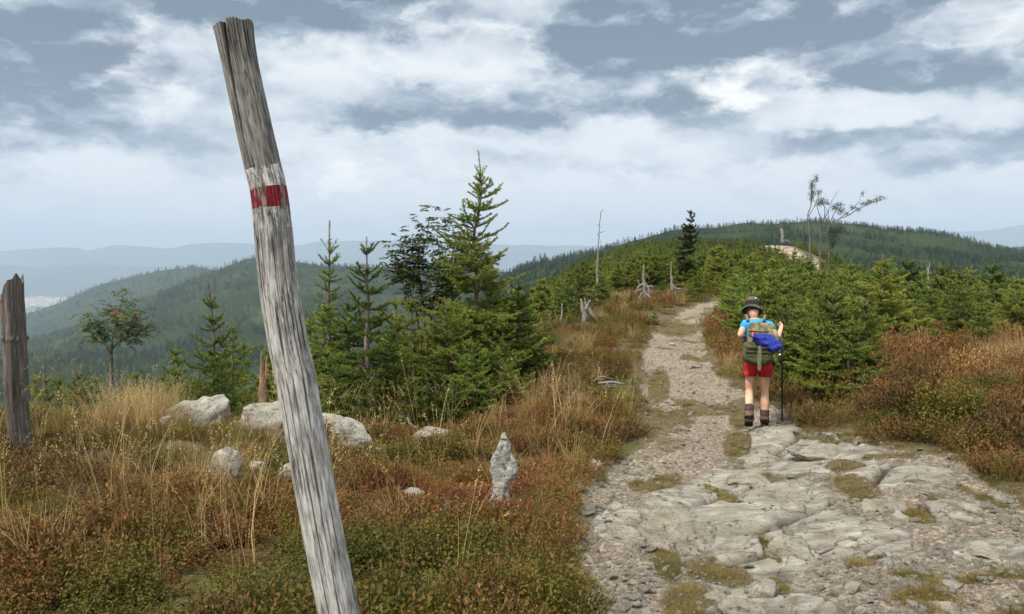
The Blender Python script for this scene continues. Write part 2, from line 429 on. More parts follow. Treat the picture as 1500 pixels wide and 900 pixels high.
S.cycles.use_denoising = True; S.cycles.denoiser = 'OPENIMAGEDENOISE'; S.cycles.max_bounces = 6; S.cycles.diffuse_bounces = 3; S.cycles.glossy_bounces = 2; S.cycles.transmission_bounces = 3
S.cycles.volume_bounces = 0; S.cycles.transparent_max_bounces = 4; S.cycles.caustics_reflective = False; S.cycles.caustics_refractive = False
S.cycles.use_adaptive_sampling = True; S.cycles.adaptive_threshold = 0.02

# ------------------------------------------------------------------ setting materials
def mat_ground():
    m, t = new_mat('heath_soil')
    p = t.pos()
    d = t.vmath('LENGTH', p)
    soil = t.mix(t.smap(t.noise(p, 9, 6, 0.65), .38, .62), (.045, .033, .024), (.10, .072, .048))
    litter = t.mix(t.smap(t.noise(p, 2.2, 5), .42, .6), soil, (.115, .085, .045))
    moss = t.mix(t.smap(t.noise(p, 1.1, 5, .6), .5, .66), litter, (.055, .068, .022))
    floor = t.ramp(t.noise(p, 0.05, 6, .65), [(.3, (.022, .038, .014)), (.5, (.036, .058, .02)), (.62, (.07, .088, .03)), (.75, (.10, .095, .045))])
    c = t.mix(t.smap(d, 24, 60), moss, floor)
    bare = t.attr('bare')
    dirt = t.mix(t.smap(t.noise(p, 0.6, 6, .6), .4, .6), (.16, .115, .07), (.36, .31, .24))
    c = t.mix(bare, c, dirt)
    nm = t.bump(t.noise(p, 25, 5, .7), 0.7, 0.02)
    t.out(t.bsdf(c, 0.95, 0.1, nm))
    return m
def mat_hill():
    m, t = new_mat('forest_floor')
    p = t.pos()
    c = t.ramp(t.noise(p, 0.009, 8, .62), [(.3, (.012, .021, .009)), (.46, (.019, .032, .011)), (.6, (.030, .045, .015)), (.74, (.060, .070, .028))])
    t.out(t.bsdf(c, 1.0, 0.0))
    return m
def mat_path():
    m, t = new_mat('trail_gravel_and_bedrock')
    p = t.pos()
    rock, turf = t.attr('rock'), t.attr('turf')
    # gravel: pale quartz grit over sandy soil
    gcol = t.voro(p, 70, out=1); gsep = t.n('ShaderNodeSeparateColor'); t.put(gsep.inputs[0], gcol)
    grit = t.ramp(gsep.outputs[0], [(0, (.19, .155, .115)), (.35, (.33, .28, .215)), (.7, (.45, .39, .31)), (1, (.58, .52, .44))])
    sand = t.ramp(t.noise(p, 3.0, 7, .65), [(.3, (.17, .135, .096)), (.5, (.29, .24, .18)), (.7, (.40, .345, .27))])
    grav = t.mix(0.55, sand, grit)
    grav = t.mix(t.math('MULTIPLY', t.smap(t.noise(p, 1.4, 7, .72), .54, .70), .6), grav, (.155, .12, .085))
    grav = t.mix(t.smap(t.voro(p, 24), .38, .62), grav, t.mix(.4, grav, (.07, .055, .04)))
    # bedrock: grey gneiss with foliation streaks, pale lichen, dark seams
    sp = t.vmath('MULTIPLY', p, (1.0, 1.6, 1.5))
    rk = t.ramp(t.noise(sp, 4.0, 8, .68, .6), [(.30, (.11, .098, .078)), (.45, (.24, .22, .182)), (.56, (.345, .322, .275)), (.72, (.50, .475, .415))])
    rk = t.mix(t.math('MULTIPLY', t.smap(t.noise(p, 1.7, 6, .7), .48, .60), .6), rk, (.27, .268, .215))
    rk = t.mix(t.smap(t.noise(p, 34, 5, .75), .58, .70), rk, (.11, .10, .084))
    rk = t.mix(t.math('MULTIPLY', t.smap(t.noise(t.vmath('MULTIPLY', p, (1.2, 5.0, 3.0)), 5.5, 7, .75, .8), .57, .63), .4), rk, (.12, .105, .083))
    wp = t.vmath('MULTIPLY_ADD', t.noise(p, 2.2, 5, .6, col=True), (.35, .35, .2), t.vmath('MULTIPLY', p, (.8, 1.5, 1.2)))
    fine = t.smap(t.voro(wp, 2.6, 'DISTANCE_TO_EDGE'), .0, .022, 1.0, .0)
    rk = t.mix(t.math('MULTIPLY', fine, t.smap(t.noise(p, 1.1, 3), .42, .55, .0, .8)), rk, (.085, .072, .055))
    rk = t.mix(t.attr('crack'), rk, (.075, .06, .045))
    rmask = t.smap(t.math('ADD', rock, t.math('MULTIPLY', t.math('SUBTRACT', t.noise(p, 7, 6, .7), .5), .9)), .42, .58)
    c = t.mix(rmask, grav, rk)
    tf = t.ramp(t.noise(p, 12, 5, .7), [(.3, (.085, .065, .038)), (.5, (.15, .12, .062)), (.7, (.135, .125, .05))])
    tmask = t.smap(t.math('ADD', turf, t.math('MULTIPLY', t.math('SUBTRACT', t.noise(p, 9, 5, .7), .5), 1.0)), .4, .62)
    c = t.mix(tmask, c, tf)
    b1 = t.bump(t.math('MULTIPLY', t.math('SUBTRACT', 1.0, rmask), t.math('ADD', t.voro(p, 55), t.math('MULTIPLY', t.voro(p, 24), 1.2))), 1.0, -0.02)
    fol = t.noise(t.vmath('MULTIPLY', wp, (1.0, 6.0, 4.0)), 4.0, 6, .7)
    b2 = t.bump(t.math('ADD', t.noise(sp, 11, 9, .78), t.math('MULTIPLY', fol, .35)), 1.0, 0.030, b1)
    b2 = t.bump(t.math('MULTIPLY', rmask, t.voro(wp, 7.0)), .8, .03, b2)
    b3 = t.bump(t.math('MULTIPLY_ADD', fine, -1.2, t.noise(p, 90, 3, .7)), 0.6, 0.010, b2)
    t.out(t.bsdf(c, 0.92, 0.15, b3))
    return m
M_GROUND, M_HILL, M_PATH = mat_ground(), mat_hill(), mat_path()

# ------------------------------------------------------------------ ground, trail and hills: one polar sheet split into its parts
def px_ellipses(lst, px, py):
    r = np.zeros(np.shape(px))
    for cx, cy, rx, ry, *a in lst:
        ang = R(a[0]) if a else 0
        dx, dy = px - cx, py - cy
        ex, ey = dx * math.cos(ang) + dy * math.sin(ang), -dx * math.sin(ang) + dy * math.cos(ang)
        r = np.maximum(r, 1.3 - np.hypot(ex / rx, ey / ry))
    return np.clip(r, 0, 1)

# turf strips and bedrock on the trail, as seen places turned into ground masks
TURF = [(975, 800, 26, 70, -12), (1010, 870, 50, 40), (1055, 830, 70, 22, 15), (965, 700, 45, 13, -10), (1120, 690, 45, 8, 12), (1255, 705, 45, 20, 15), (1340, 745, 45, 14, 25), (1400, 735, 60, 8, 20), (1080, 650, 26, 28), (1085, 605, 22, 26),
        (965, 560, 22, 32), (1195, 640, 45, 7, 8), (1360, 870, 50, 22), (1345, 835, 40, 10), (1425, 832, 40, 8), (1265, 812, 28, 12), (1500, 880, 60, 18), (1310, 660, 60, 6), (1440, 720, 60, 8, 25), (1240, 672, 40, 9), (1060, 720, 40, 9, 25), (990, 480, 40, 14), (1010, 520, 18, 8), (1480, 830, 50, 8),
        (1170, 610, 40, 9, 15), (935, 700, 20, 10), (1130, 800, 30, 8, 40), (1140, 850, 26, 14, 30)]
ROCKY = [(1010, 750, 90, 55), (1120, 730, 130, 90), (1115, 800, 100, 80), (1160, 890, 90, 40), (1180, 662, 130, 30), (1310, 690, 110, 26), (1410, 745, 110, 26), (1235, 790, 110, 36), (1480, 790, 90, 24), (910, 770, 50, 30), (1120, 640, 90, 22)]
def path_masks(x, y, z):
    px, py = project(x, y, z)
    turf = px_ellipses(TURF, px, py)
    ins = path_in(x, y)
    turf = np.maximum(turf, (1 - sstep(0.0, 0.20, ins)) * 0.8)
    turf = np.maximum(turf, sstep(0.15, 0.55, fbm(x * 1.1, y * 1.1, octv=4, seed=33)) * 0.62 * sstep(6.5, 9, y))
    rock = np.clip(px_ellipses(ROCKY, px, py) * 1.3, 0, 1) * (0.75 + 0.4 * fbm(x * 0.9, y * 0.9, octv=4, seed=35))
    rock = np.maximum(rock, 0.25 * (fbm(x * 1.5, y * 1.5, octv=3, seed=36) > 0.35))
    return turf, np.clip(rock, 0, 1) * (1 - 0.9 * sstep(.45, .7, turf))

def path_relief(x, y, turf, rock):
    """centimetre relief of the trail: tilted cracked slabs where it is bedrock, lumpy grit elsewhere"""
    wx, wy = x + 0.055 * fbm(x * 1.9, y * 1.9, octv=4, seed=41), y + 0.055 * fbm(x * 1.9, y * 1.9, octv=4, seed=42)
    ca, sa = math.cos(R(28)), math.sin(R(28))
    ax, ay = (wx * ca + wy * sa) * 0.62, (-wx * sa + wy * ca) * 1.15
    f1, f2, cid, ox, oy = voronoi(ax, ay, 3)
    g1, g2, cid2, px_, py_ = voronoi(ax * 2.9 + 5, ay * 2.4, 5)
    e, e2 = f2 - f1, g2 - g1
    es = sstep(0, .14, e); es2 = sstep(0, .14, e2)
    slab = (cid - 0.45) * 0.085 * es + ((cid * 7.3) % 1 - .5) * 0.09 * ox + ((cid * 3.1) % 1 - .4) * 0.11 * oy
    slab += (cid2 - .5) * 0.020 * es2 + ((cid2 * 5.3) % 1 - .5) * 0.028 * px_ + ((cid2 * 8.3) % 1 - .5) * 0.028 * py_
    slab -= 0.035 * (1 - sstep(0.0, 0.07, e)) + 0.010 * (1 - sstep(0, .05, e2)) * (cid2 > .45)
    slab += 0.008 * fbm(x * 6, y * 7, octv=5, seed=44) + 0.04 * fbm(x * .8, y * .8, octv=2, seed=47)
    grit = 0.018 * fbm(x * 4, y * 4, octv=5, seed=45) + 0.03 * fbm(x * 1.2, y * 1.2, octv=2, seed=46)
    v1, _, vid, _, _ = voronoi(x * 11, y * 11, 9)
    grit = grit + np.where(vid > .62, 0.03 * np.clip(.42 - v1, 0, 1) * vid, 0)
    crack = (1 - sstep(0.0, 0.06, e)) * 0.95 + (1 - sstep(0, .05, e2)) * 0.45 * (cid2 > .45)
    rr = sstep(.25, .6, rock)
    return slab * rr + grit * (1 - rr) - 0.05 * sstep(.3, -.05, -rr * 0) * 0, np.clip(crack * rr, 0, 1)

def build_terrain():
    lds = [math.log(0.85)]
    while lds[-1] < math.log(7900):
        d = math.exp(lds[-1])
        lds.append(lds[-1] + (0.0052 if d < 12 else 0.008 if d < 40 else 0.014 if d < 400 else 0.02))
    lds = np.array(lds); us = np.concatenate([np.linspace(-600, -150, 60), np.linspace(-145, 780, 300), np.linspace(782.6, 1600, 330), np.linspace(1605, 2100, 80)])
    d, u = np.meshgrid(np.exp(lds), us, indexing='ij')
    x, y = (u - 750) / F * d, d
    z = gz(x, y)
    ins = np.full(x.shape, -1.0); near = d < PATH_END
    ins[near] = path_in(x[near], y[near])
    turf = np.zeros(x.shape); rock = np.zeros(x.shape); crack = np.zeros(x.shape)
    k = ins > -0.05
    tu, ro = path_masks(x[k], y[k], z[k]); turf[k] = tu; rock[k] = ro
    rel, ck = path_relief(x[k], y[k], tu, ro)
    fade = sstep(0.0, 0.15, ins[k])
    z[k] += (rel - 0.05) * fade; crack[k] = ck
    # bare eroded crown of the next rise, and the brown patch beside it
    px, py = project(x, y, z)
    bare = np.clip(px_ellipses([(1150, 368, 34, 9, 20), (1190, 385, 20, 8, 20), (1115, 358, 14, 5)], px, py) * 1.5, 0, 1) * ((d > 60) & (d < 250))
    n0, n1 = d.shape
    idx = np.arange(n0 * n1).reshape(n0, n1)
    quads = np.stack([idx[:-1, :-1], idx[:-1, 1:], idx[1:, 1:], idx[1:, :-1]], -1).reshape(-1, 4)
    V = np.stack([x, y, z], -1).reshape(-1, 3)
    fi = ins.ravel()[quads].mean(1); fd = y.ravel()[quads].mean(1); fu = u.ravel()[quads].mean(1)
    is_path = (fi > 0) & (fd < PATH_END)
    is_gr = ~is_path & (fd <= 250)
    split = 1500 + 0 * fu                                         # where the dark hill ends and the farther ridges begin
    rhill = (fd > 250) & (fu > 700) & (fd <= split)
    lhill = (fd > 250) & (fu <= 700) & (fd <= 2700)
    fhill = (fd > 250) & ~rhill & ~lhill
    def part(name, mask, mat, label, attrs):
        q = quads[mask]; used = np.unique(q); mp = np.zeros(len(V), np.int64); mp[used] = np.arange(len(used))
        me = mesh_np(name, V[used], [mp[q]], [mat], {k_: a.ravel()[used] for k_, a in attrs.items()})
        return tag(link(name, me), label, None, None, 'structure')
    part('trail_path', is_path, M_PATH, 'stony hiking trail of pale gravel and grey bedrock slabs along the ridge', dict(rock=rock, turf=turf, crack=crack))
    part('ground', is_gr, M_GROUND, 'heathy ridge ground beside the trail', dict(bare=bare))
    part('hill', rhill, M_HILL, 'dark wooded hill at the end of the ridge', dict(bare=bare))
    part('hill', lhill, M_HILL, 'wooded valley side and hill beyond the dead trunk', dict(bare=bare))
    part('hill', fhill, M_HILL, 'farther wooded ridges above the plain', dict(bare=bare))
build_terrain()

def trail_z(x, y):
    """surface height including the trail's relief (arrays)"""
    x = np.atleast_1d(np.asarray(x, float)); y = np.atleast_1d(np.asarray(y, float))
    z = gz(x, y); i = path_in(x, y); k = i > -0.05
    if k.any():
        tu, ro = path_masks(x[k], y[k], z[k]); rel, _ = path_relief(x[k], y[k], tu, ro)
        z[k] += (rel - 0.05) * sstep(0.0, 0.15, i[k])
    return z

# ------------------------------------------------------------------ plain, far mountains
def build_far():
    m, t = new_mat('valley_fields')
    p = t.pos()
    cells = t.n('ShaderNodeTexVoronoi', feature='F1'); t.put(cells.inputs['Vector'], t.vmath('MULTIPLY', p, (1, .55, 0))); cells.inputs['Scale'].default_value = 0.0022
    sp = t.n('ShaderNodeSeparateColor'); t.put(sp.inputs[0], cells.outputs['Color'])
    c = t.ramp(sp.outputs[0], [(0, (.05, .075, .03)), (.4, (.10, .13, .05)), (.6, (.22, .20, .10)), (.8, (.34, .29, .17)), (1, (.06, .09, .035))], 'CONSTANT')
    woods = t.smap(t.noise(p, 0.0006, 6, .6), .5, .6)
    c = t.mix(woods, c, (.03, .05, .02))
    t.out(t.bsdf(c, 1.0, 0))
    xs = np.linspace(-26000, 26000, 60); ys = np.linspace(3000, 19500, 40)
    X, Y = np.meshgrid(xs, ys, indexing='ij'); Z = -452 + 14 * fbm(X / 1500, Y / 1500, octv=3, seed=50)
    idx = np.arange(X.size).reshape(X.shape)
    q = np.stack([idx[:-1, :-1], idx[1:, :-1], idx[1:, 1:], idx[:-1, 1:]], -1).reshape(-1, 4)
    tag(link('plain', mesh_np('plain', np.stack([X, Y, Z], -1).reshape(-1, 3), [q], [m])), 'broad farmed valley plain far below', None, None, 'structure')
    m2, t = new_mat('far_mountain_woods')
    p = t.pos()
    t.out(t.bsdf(t.ramp(t.noise(p, 0.0012, 6, .6), [(.35, (.02, .035, .018)), (.65, (.05, .07, .03))]), 1.0, 0))
    def range_(d, crest, depth, seed, amp):
        us = np.linspace(-700, 2200, 500)
        cx, cy = zip(*crest)
        rows = []
        for k, fr in enumerate(np.linspace(-1, 1, 33)):
            dd = d + fr * depth + 500 * fbm(us / 90, us * 0 + 3, octv=2, seed=seed)
            xx = (us - 750) / F * dd
            pk = pyz(pchip(cx, np.array(cy, float), us), d)
            prof = (1 - abs(fr)) ** 0.8 if fr > 0 else (1 + fr) ** 1.15
            zz = -470 + (pk + 470 + amp * fbm(us / 16, us * 0 + 1, octv=4, seed=seed + 1)) * prof
            zz = zz + amp * 2.2 * fbm(xx / 1400, dd / 1400, octv=5, seed=seed + 2) * (1 - abs(2 * prof - 1))
            rows.append(np.stack([xx, dd, zz], -1))
        V = np.array(rows); n0, n1 = V.shape[:2]; idx = np.arange(n0 * n1).reshape(n0, n1)
        q = np.stack([idx[:-1, :-1], idx[:-1, 1:], idx[1:, 1:], idx[1:, :-1]], -1).reshape(-1, 4)
        return mesh_np('mountain_range', V.reshape(-1, 3), [q], [m2])
    tag(link('mountain_range', range_(16500, [(-700, 372), (-200, 368), (0, 367), (60, 364), (95, 362), (135, 366), (175, 359), (215, 361), (240, 364), (290, 357), (345, 356), (420, 361), (480, 353), (570, 353), (700, 359), (870, 360), (1000, 366), (1280, 352), (1345, 335), (1400, 339), (1440, 337), (1500, 330), (1700, 335), (2200, 345)], 2800, 60, 9)), 'long hazy blue mountain range closing the plain', None, None, 'structure')
    tag(link('mountain_range', range_(12500, [(-700, 400), (0, 389), (60, 392), (120, 388), (220, 391), (300, 390), (420, 393), (560, 392), (700, 397), (870, 402), (1100, 405), (1500, 400), (2200, 400)], 1500, 70, 6)), 'lower hazy blue ridge before the far mountains', None, None, 'structure')
build_far()

# ------------------------------------------------------------------ the hazy air
def build_haze():
    m = bpy.data.materials.new('hazy_air'); m.use_nodes = True
    t = NT(m.node_tree)
    v = t.n('ShaderNodeVolumePrincipled')
    v.inputs['Color'].default_value = (0.60, 0.77, 0.97, 1); v.inputs['Density'].default_value = HAZE; v.inputs['Anisotropy'].default_value = 0.0
    o = t.n('ShaderNodeOutputMaterial'); t.t.links.new(v.outputs[0], o.inputs['Volume'])
    x0, x1, y0, y1, z0, z1 = -45000, 45000, -60, 22000, -640, 800
    vs = [(x, y, z) for x in (x0, x1) for y in (y0, y1) for z in (z0, z1)]
    q = [(0, 1, 3, 2), (4, 6, 7, 5), (0, 4, 5, 1), (2, 3, 7, 6), (0, 2, 6, 4), (1, 5, 7, 3)]
    tag(link('haze', mesh_np('haze', vs, [np.array(q)], [m], smooth=False)), 'thin blue haze filling the valley air', None, None, 'stuff')
HAZE = 0.000105
build_haze()
# ------------------------------------------------------------------ plant materials
M_BARK = simple_mat('spruce_bark', (.085, .065, .05), (.19, .16, .135), 14, .95, .05, .8, 60, (1, 1, .35))
M_NEEDLE = foliage_mat('spruce_needles', [(0, (.024, .046, .009)), (.35, (.062, .100, .016)), (.6, (.115, .160, .026)), (.85, (.185, .215, .040)), (1, (.24, .25, .05))], .32, .5, .3, .85, .22, vary=.22, gain=1.15)
M_NEEDLE_DARK = foliage_mat('dark_spruce_needles', [(0, (.012, .024, .010)), (.5, (.030, .050, .015)), (1, (.065, .088, .024))], .2, .5, .3, .8, .2, vary=.2)
M_FAR = foliage_mat('distant_spruce', [(0, (.015, .03, .012)), (.45, (.028, .048, .016)), (.8, (.045, .068, .02)), (1, (.07, .09, .028))], .1, .8, .05, .4, .6, vary=.3)
M_ROWAN_LEAF = foliage_mat('rowan_leaves', [(0, (.035, .055, .012)), (.5, (.075, .105, .02)), (.9, (.13, .14, .03)), (1, (.17, .13, .03))], .35, .5, .3, .9, .1)
M_DARKLEAF = foliage_mat('dark_rowan_leaves', [(0, (.022, .042, .011)), (.6, (.060, .092, .020)), (1, (.10, .13, .03))], .3, .5, .3, .9, .1)
M_BERRY = simple_mat('orange_berries', (.40, .075, .015), (.46, .13, .02), 30, .4, .4)
M_DEAD = None

def mat_deadwood(name, c1, c2, c3):
    m, t = new_mat(name)
    v = t.vmath('MULTIPLY', t.attr('grain', out='Vector'), (1, 1, .09))
    n = t.noise(v, 60, 7, .7, .3)
    c = t.ramp(n, [(.28, c1), (.5, c2), (.72, c3)])
    c = t.mix(t.smap(t.noise(v, 9, 4), .45, .7), c, t.mix(.5, c, c1))
    t.out(t.bsdf(c, .9, .1, t.bump(n, 1.0, .012)))
    return m
M_SNAG = mat_deadwood('weathered_snag_wood', (.035, .028, .024), (.12, .105, .095), (.25, .225, .205))
M_SILVER = mat_deadwood('silvered_dead_wood', (.07, .062, .054), (.20, .185, .168), (.36, .345, .32))

# ------------------------------------------------------------------ spruce generator
def needles(rng, p0, dr, ln, rnd, dens, nl, nw):
    """needle triangles set along many twigs at once"""
    cnt = np.maximum(2, (ln * dens).astype(int)); k = np.repeat(np.arange(len(ln)), cnt); m = len(k)
    s = rng.random(m)
    b = p0[k] + dr[k] * (s * ln[k])[:, None]
    rad = rng.normal(size=(m, 3)); rad -= (rad * dr[k]).sum(1)[:, None] * dr[k]
    rad /= np.linalg.norm(rad, axis=1)[:, None] + 1e-9
    rad[:, 2] += 0.25
    nd = dr[k] * rng.uniform(.45, .9, m)[:, None] + rad * 0.8; nd /= np.linalg.norm(nd, axis=1)[:, None]
    L = nl * rng.uniform(.7, 1.2, m)[:, None]
    side = np.cross(nd, rng.normal(size=(m, 3))); side /= np.linalg.norm(side, axis=1)[:, None] + 1e-9
    v = np.stack([b - side * nw * .5, b + side * nw * .5, b + nd * L + side * nw * .2, b + nd * L - side * nw * .2], 1)
    rr = np.clip(rnd[k] + rng.normal(0, .10, m), 0, 1)
    return v.reshape(-1, 3), np.arange(4 * m).reshape(-1, 4), np.repeat(rr, 4)

def spruce_meshes(name, seed, h=2.5, lmax=.85, whorls=15, t0=.04, shape=.8, open_top=.25, dens=460, nl=.026, nw=.0068, twig=.46, needle_mat=None, droop=.0, sparse=0.0, lean=(0, 0), leader=.10, asym=0.0, trunk=1.0):
    rng = np.random.default_rng(seed)
    bark = Geo(); tz = np.linspace(0, 1, 14)
    wob = np.stack([fbm(tz * 2.5, tz * 0 + seed, octv=2, seed=seed) * .03 * h + lean[0] * h * tz ** 1.6, fbm(tz * 2.5, tz * 0 + seed + 9, octv=2, seed=seed) * .03 * h + lean[1] * h * tz ** 1.6, tz * h], 1); wob[:, :2] -= wob[0, :2]
    r0 = (.0075 * h + .006) * trunk
    v, q, tr = tube(wob, r0 * (1 - tz) ** .85 + .004, 7, rough=.15, seed=seed); bark.add(v, q, tr)
    top = lambda t: np.array([np.interp(t, tz, wob[:, i]) for i in range(3)])
    TP, TD, TL, TR = [], [], [], []
    def twg(p, d, l, r):
        TP.append(p); TD.append(d / (np.linalg.norm(d) + 1e-9)); TL.append(l); TR.append(r)
    up = np.array([0, 0, 1.0])
    ts = t0 + (1 - leader - t0) * (np.arange(whorls) / (whorls - 1)) ** .92
    ph = rng.random() * 6.28
    ts = np.clip(ts + rng.normal(0, .22, whorls) * (1 - leader - t0) / whorls, t0 * .5, .97)
    for wi, t in enumerate(ts):
        nb = rng.integers(5, 8) if t < 1 - open_top else rng.integers(4, 6)
        ph += rng.uniform(.4, 1.0)
        extra = [(t, k, 1.0) for k in range(nb)] + [(t + rng.uniform(-.5, .5) * (1 - t0) / whorls, rng.random() * nb, .55) for _ in range(int(5 * (1 - t)))]
        for tt, k, f in extra:
            tt = min(max(tt, t0 * .6), .97)
            if rng.random() < sparse: continue
            a = ph + k / nb * 6.283 + rng.normal(0, .18)
            L = max(.035 * h, lmax * (1 - tt) ** shape * f * rng.uniform(.48, 1.18)) * (1 + asym * math.cos(a))
            if tt < t0 + .12: L *= .85
            e = R(-4 + 58 * max(0, tt - .12) ** 1.4 + rng.normal(0, 9) - droop * 25)
            hd = np.array([math.cos(a), math.sin(a), 0]); n = max(3, int(L / .055))
            s = np.linspace(0, 1, n + 1)
            p0 = top(tt)
            curve = (.10 + .12 * (1 - tt)) * L
            ax = p0 + hd * (s * L * math.cos(e))[:, None] + up * (s * L * math.sin(e) - curve * 1.1 * s * (1 - s) * 1.6 + curve * .5 * s ** 3)[:, None]
            ax += np.cumsum(rng.normal(0, .006, (n + 1, 3)), 0)
            v, q, tr = tube(ax, np.linspace(r0 * .28 * (L / lmax) ** .5 + .002, .0015, n + 1), 4, closed=False); bark.add(v, q)
            bare = .10 if tt < .6 else .04
            for i in range(n):
                d = ax[i + 1] - ax[i]; l = np.linalg.norm(d)
                if s[i + 1] > bare:
                    twg(ax[i], d, l, .25 + .55 * s[i])
                    if tt > 1 - open_top: twg(ax[i], d, l, .35 + .5 * s[i])
                rest = L * (1 - s[i])
                if s[i] < bare * .8 or i == n: continue
                dn = d / l; side = np.cross(dn, up); side /= np.linalg.norm(side) + 1e-9
                young = tt > 1 - open_top
                if young and rng.random() < .25: continue
                for sg in (-1, 1):
                    if rng.random() < .12: continue
                    tl = min(max(.04, rest * twig * rng.uniform(.6, 1.2)), .30 * lmax + .03)
                    td = dn * rng.uniform(.55, .85) + side * sg * .75 + up * rng.normal(-.04 if not young else .15, .13)
                    td /= np.linalg.norm(td)
                    base = ax[i] + d * rng.random()
                    r_ = .30 + .5 * s[i] + rng.normal(0, .06)
                    twg(base, td, tl, r_)
                    if tl > .11:
                        for j in range(int(tl / .045)):
                            f_ = rng.uniform(.25, .9); sd2 = np.cross(td, up) * rng.choice((-1, 1))
                            twg(base + td * tl * f_, td * .7 + sd2 * .7 + up * rng.normal(-.03, .15), (1 - f_) * tl * .55 + .02, r_ + .08)
    lead = top(1.0); pl = top(1 - leader)
    for f_ in np.linspace(0, 1, 4)[:-1]:
        p = pl + (lead - pl) * f_; twg(p, lead - pl, np.linalg.norm(lead - pl) / 3, .5)
    for k in range(4):
        a = k * 1.57 + ph; twg(pl + (lead - pl) * .1, np.array([math.cos(a) * .6, math.sin(a) * .6, 1.0]), leader * h * .45, .65)
    v, q, rr = needles(rng, np.array(TP), np.array(TD), np.array(TL), np.array(TR), dens, nl, nw)
    cr = Geo(); cr.add(v, q, rnd=rr)
    return bark.mesh(name + '_trunk', [M_BARK]), cr.mesh(name + '_crown', [needle_mat or M_NEEDLE], smooth=False)

def place_tree(kind, meshes, loc, label, cat, group=None, rz=0.0, scale=1.0, one=False):
    o = thing(kind, label, cat, loc, group, rz, scale)
    link('trunk', meshes[0], o); link('crown', meshes[1], o)
    return o

# ------------------------------------------------------------------ leafy trees
def leaves(rng, c, d, nrm, L, W):
    """diamond leaves: centre base c, direction d, normal nrm"""
    d = d / (np.linalg.norm(d, axis=1)[:, None] + 1e-9)
    s = np.cross(d, nrm); s /= np.linalg.norm(s, axis=1)[:, None] + 1e-9
    n2 = np.cross(s, d)
    L = np.broadcast_to(L, (len(c),))[:, None]; W = np.broadcast_to(W, (len(c),))[:, None]
    v = np.stack([c, c + d * L * .5 + s * W * .5 + n2 * L * .06, c + d * L, c + d * L * .5 - s * W * .5 + n2 * L * .06], 1)
    return v.reshape(-1, 3), np.arange(4 * len(c)).reshape(-1, 4)

def rowan_meshes(seed, stems, leaf_mat, n_leaf=10, berries=(), leaflet=(.05, .018), spread=.09):
    """stems: polylines (local metres) with radii; pinnate leaves grow round the given twig ends"""
    rng = np.random.default_rng(seed); bark, cr = Geo(), Geo()
    for pts, r0, r1, ends in stems:
        ln = smooth_line(pts, max(4, 3 * len(pts))); v, q, tr = tube(ln, np.linspace(r0, r1, len(ln)), 6, rough=.2, seed=seed); bark.add(v, q, tr)
        if not ends: continue
        for f in np.linspace(ends[0], 1, ends[1]):
            p = ln[int(f * (len(ln) - 1))]
            for _ in range(n_leaf):
                a = rng.random() * 6.28; d = np.array([math.cos(a), math.sin(a), rng.uniform(-.5, .7)])
                b = p + rng.normal(0, spread, 3); L = rng.uniform(.08, .15); rr = rng.random()
                k = 6; fr = np.repeat(np.linspace(.15, 1, k), 2); sg = np.tile([-1, 1], k)
                side = np.cross(d, [0, 0, 1.0]); side /= np.linalg.norm(side) + 1e-9
                cc = b + d * (fr * L)[:, None] + np.array([0, 0, -.03]) * (fr ** 2)[:, None]
                dd = d * .5 + side * sg[:, None] * .9 + rng.normal(0, .15, (2 * k, 3)) + np.array([0, 0, -.25])
                v, q = leaves(rng, cc, dd, np.tile([0, 0, 1.0], (2 * k, 1)) + rng.normal(0, .4, (2 * k, 3)), leaflet[0] * rng.uniform(.7, 1.2), leaflet[1])
                cr.add(v, q, rnd=np.clip(rr + rng.normal(0, .12), 0, 1))
    return bark, cr

# ------------------------------------------------------------------ undergrowth prototypes (instanced by the stuff objects)
def proto_set(name, meshes):
    c = bpy.data.collections.new(name)
    for k, me in enumerate(meshes): c.objects.link(bpy.data.objects.new(name + '_sprig', me))
    return c

def berry_clump(seed, mat, n_stem=32, r=.16, h=.15, L=.0165, W=.0098, per=17, twig=True):
    rng = np.random.default_rng(seed); g = Geo()
    for _ in range(n_stem):
        a = rng.random() * 6.28; rr = r * math.sqrt(rng.random()); hh = h * (1 - .55 * (rr / r) ** 2) * rng.uniform(.6, 1.15)
        b = np.array([math.cos(a) * rr * .6, math.sin(a) * rr * .6, -.02]); tip = np.array([math.cos(a) * rr * 1.15, math.sin(a) * rr * 1.15, hh])
        s = np.sort(rng.uniform(.25, 1, per)); c = b + (tip - b) * s[:, None] + rng.normal(0, .012, (per, 3))
        aa = rng.random(per) * 6.28
        d = np.stack([np.cos(aa), np.sin(aa), rng.uniform(.0, 1.0, per)], 1)
        nr = np.stack([rng.normal(0, .5, per), rng.normal(0, .5, per), np.ones(per)], 1)
        v, q = leaves(rng, c, d, nr, L * rng.uniform(.65, 1.25, per), W * rng.uniform(.8, 1.2, per))
        rnd = np.clip(.25 + .5 * rng.random() + rng.normal(0, .15, per), 0, 1)
        g.add(v, q, rnd=np.repeat(rnd, 4))
        if twig:
            sd = np.cross(tip - b, [rng.normal(), rng.normal(), 0.1]); sd /= np.linalg.norm(sd) + 1e-9; sd *= .0016
            g.add([b - sd, b + sd, tip + sd * .5, tip - sd * .5], [(0, 1, 2, 3)], rnd=.1)
    return g.mesh('sprig', [mat], smooth=False)

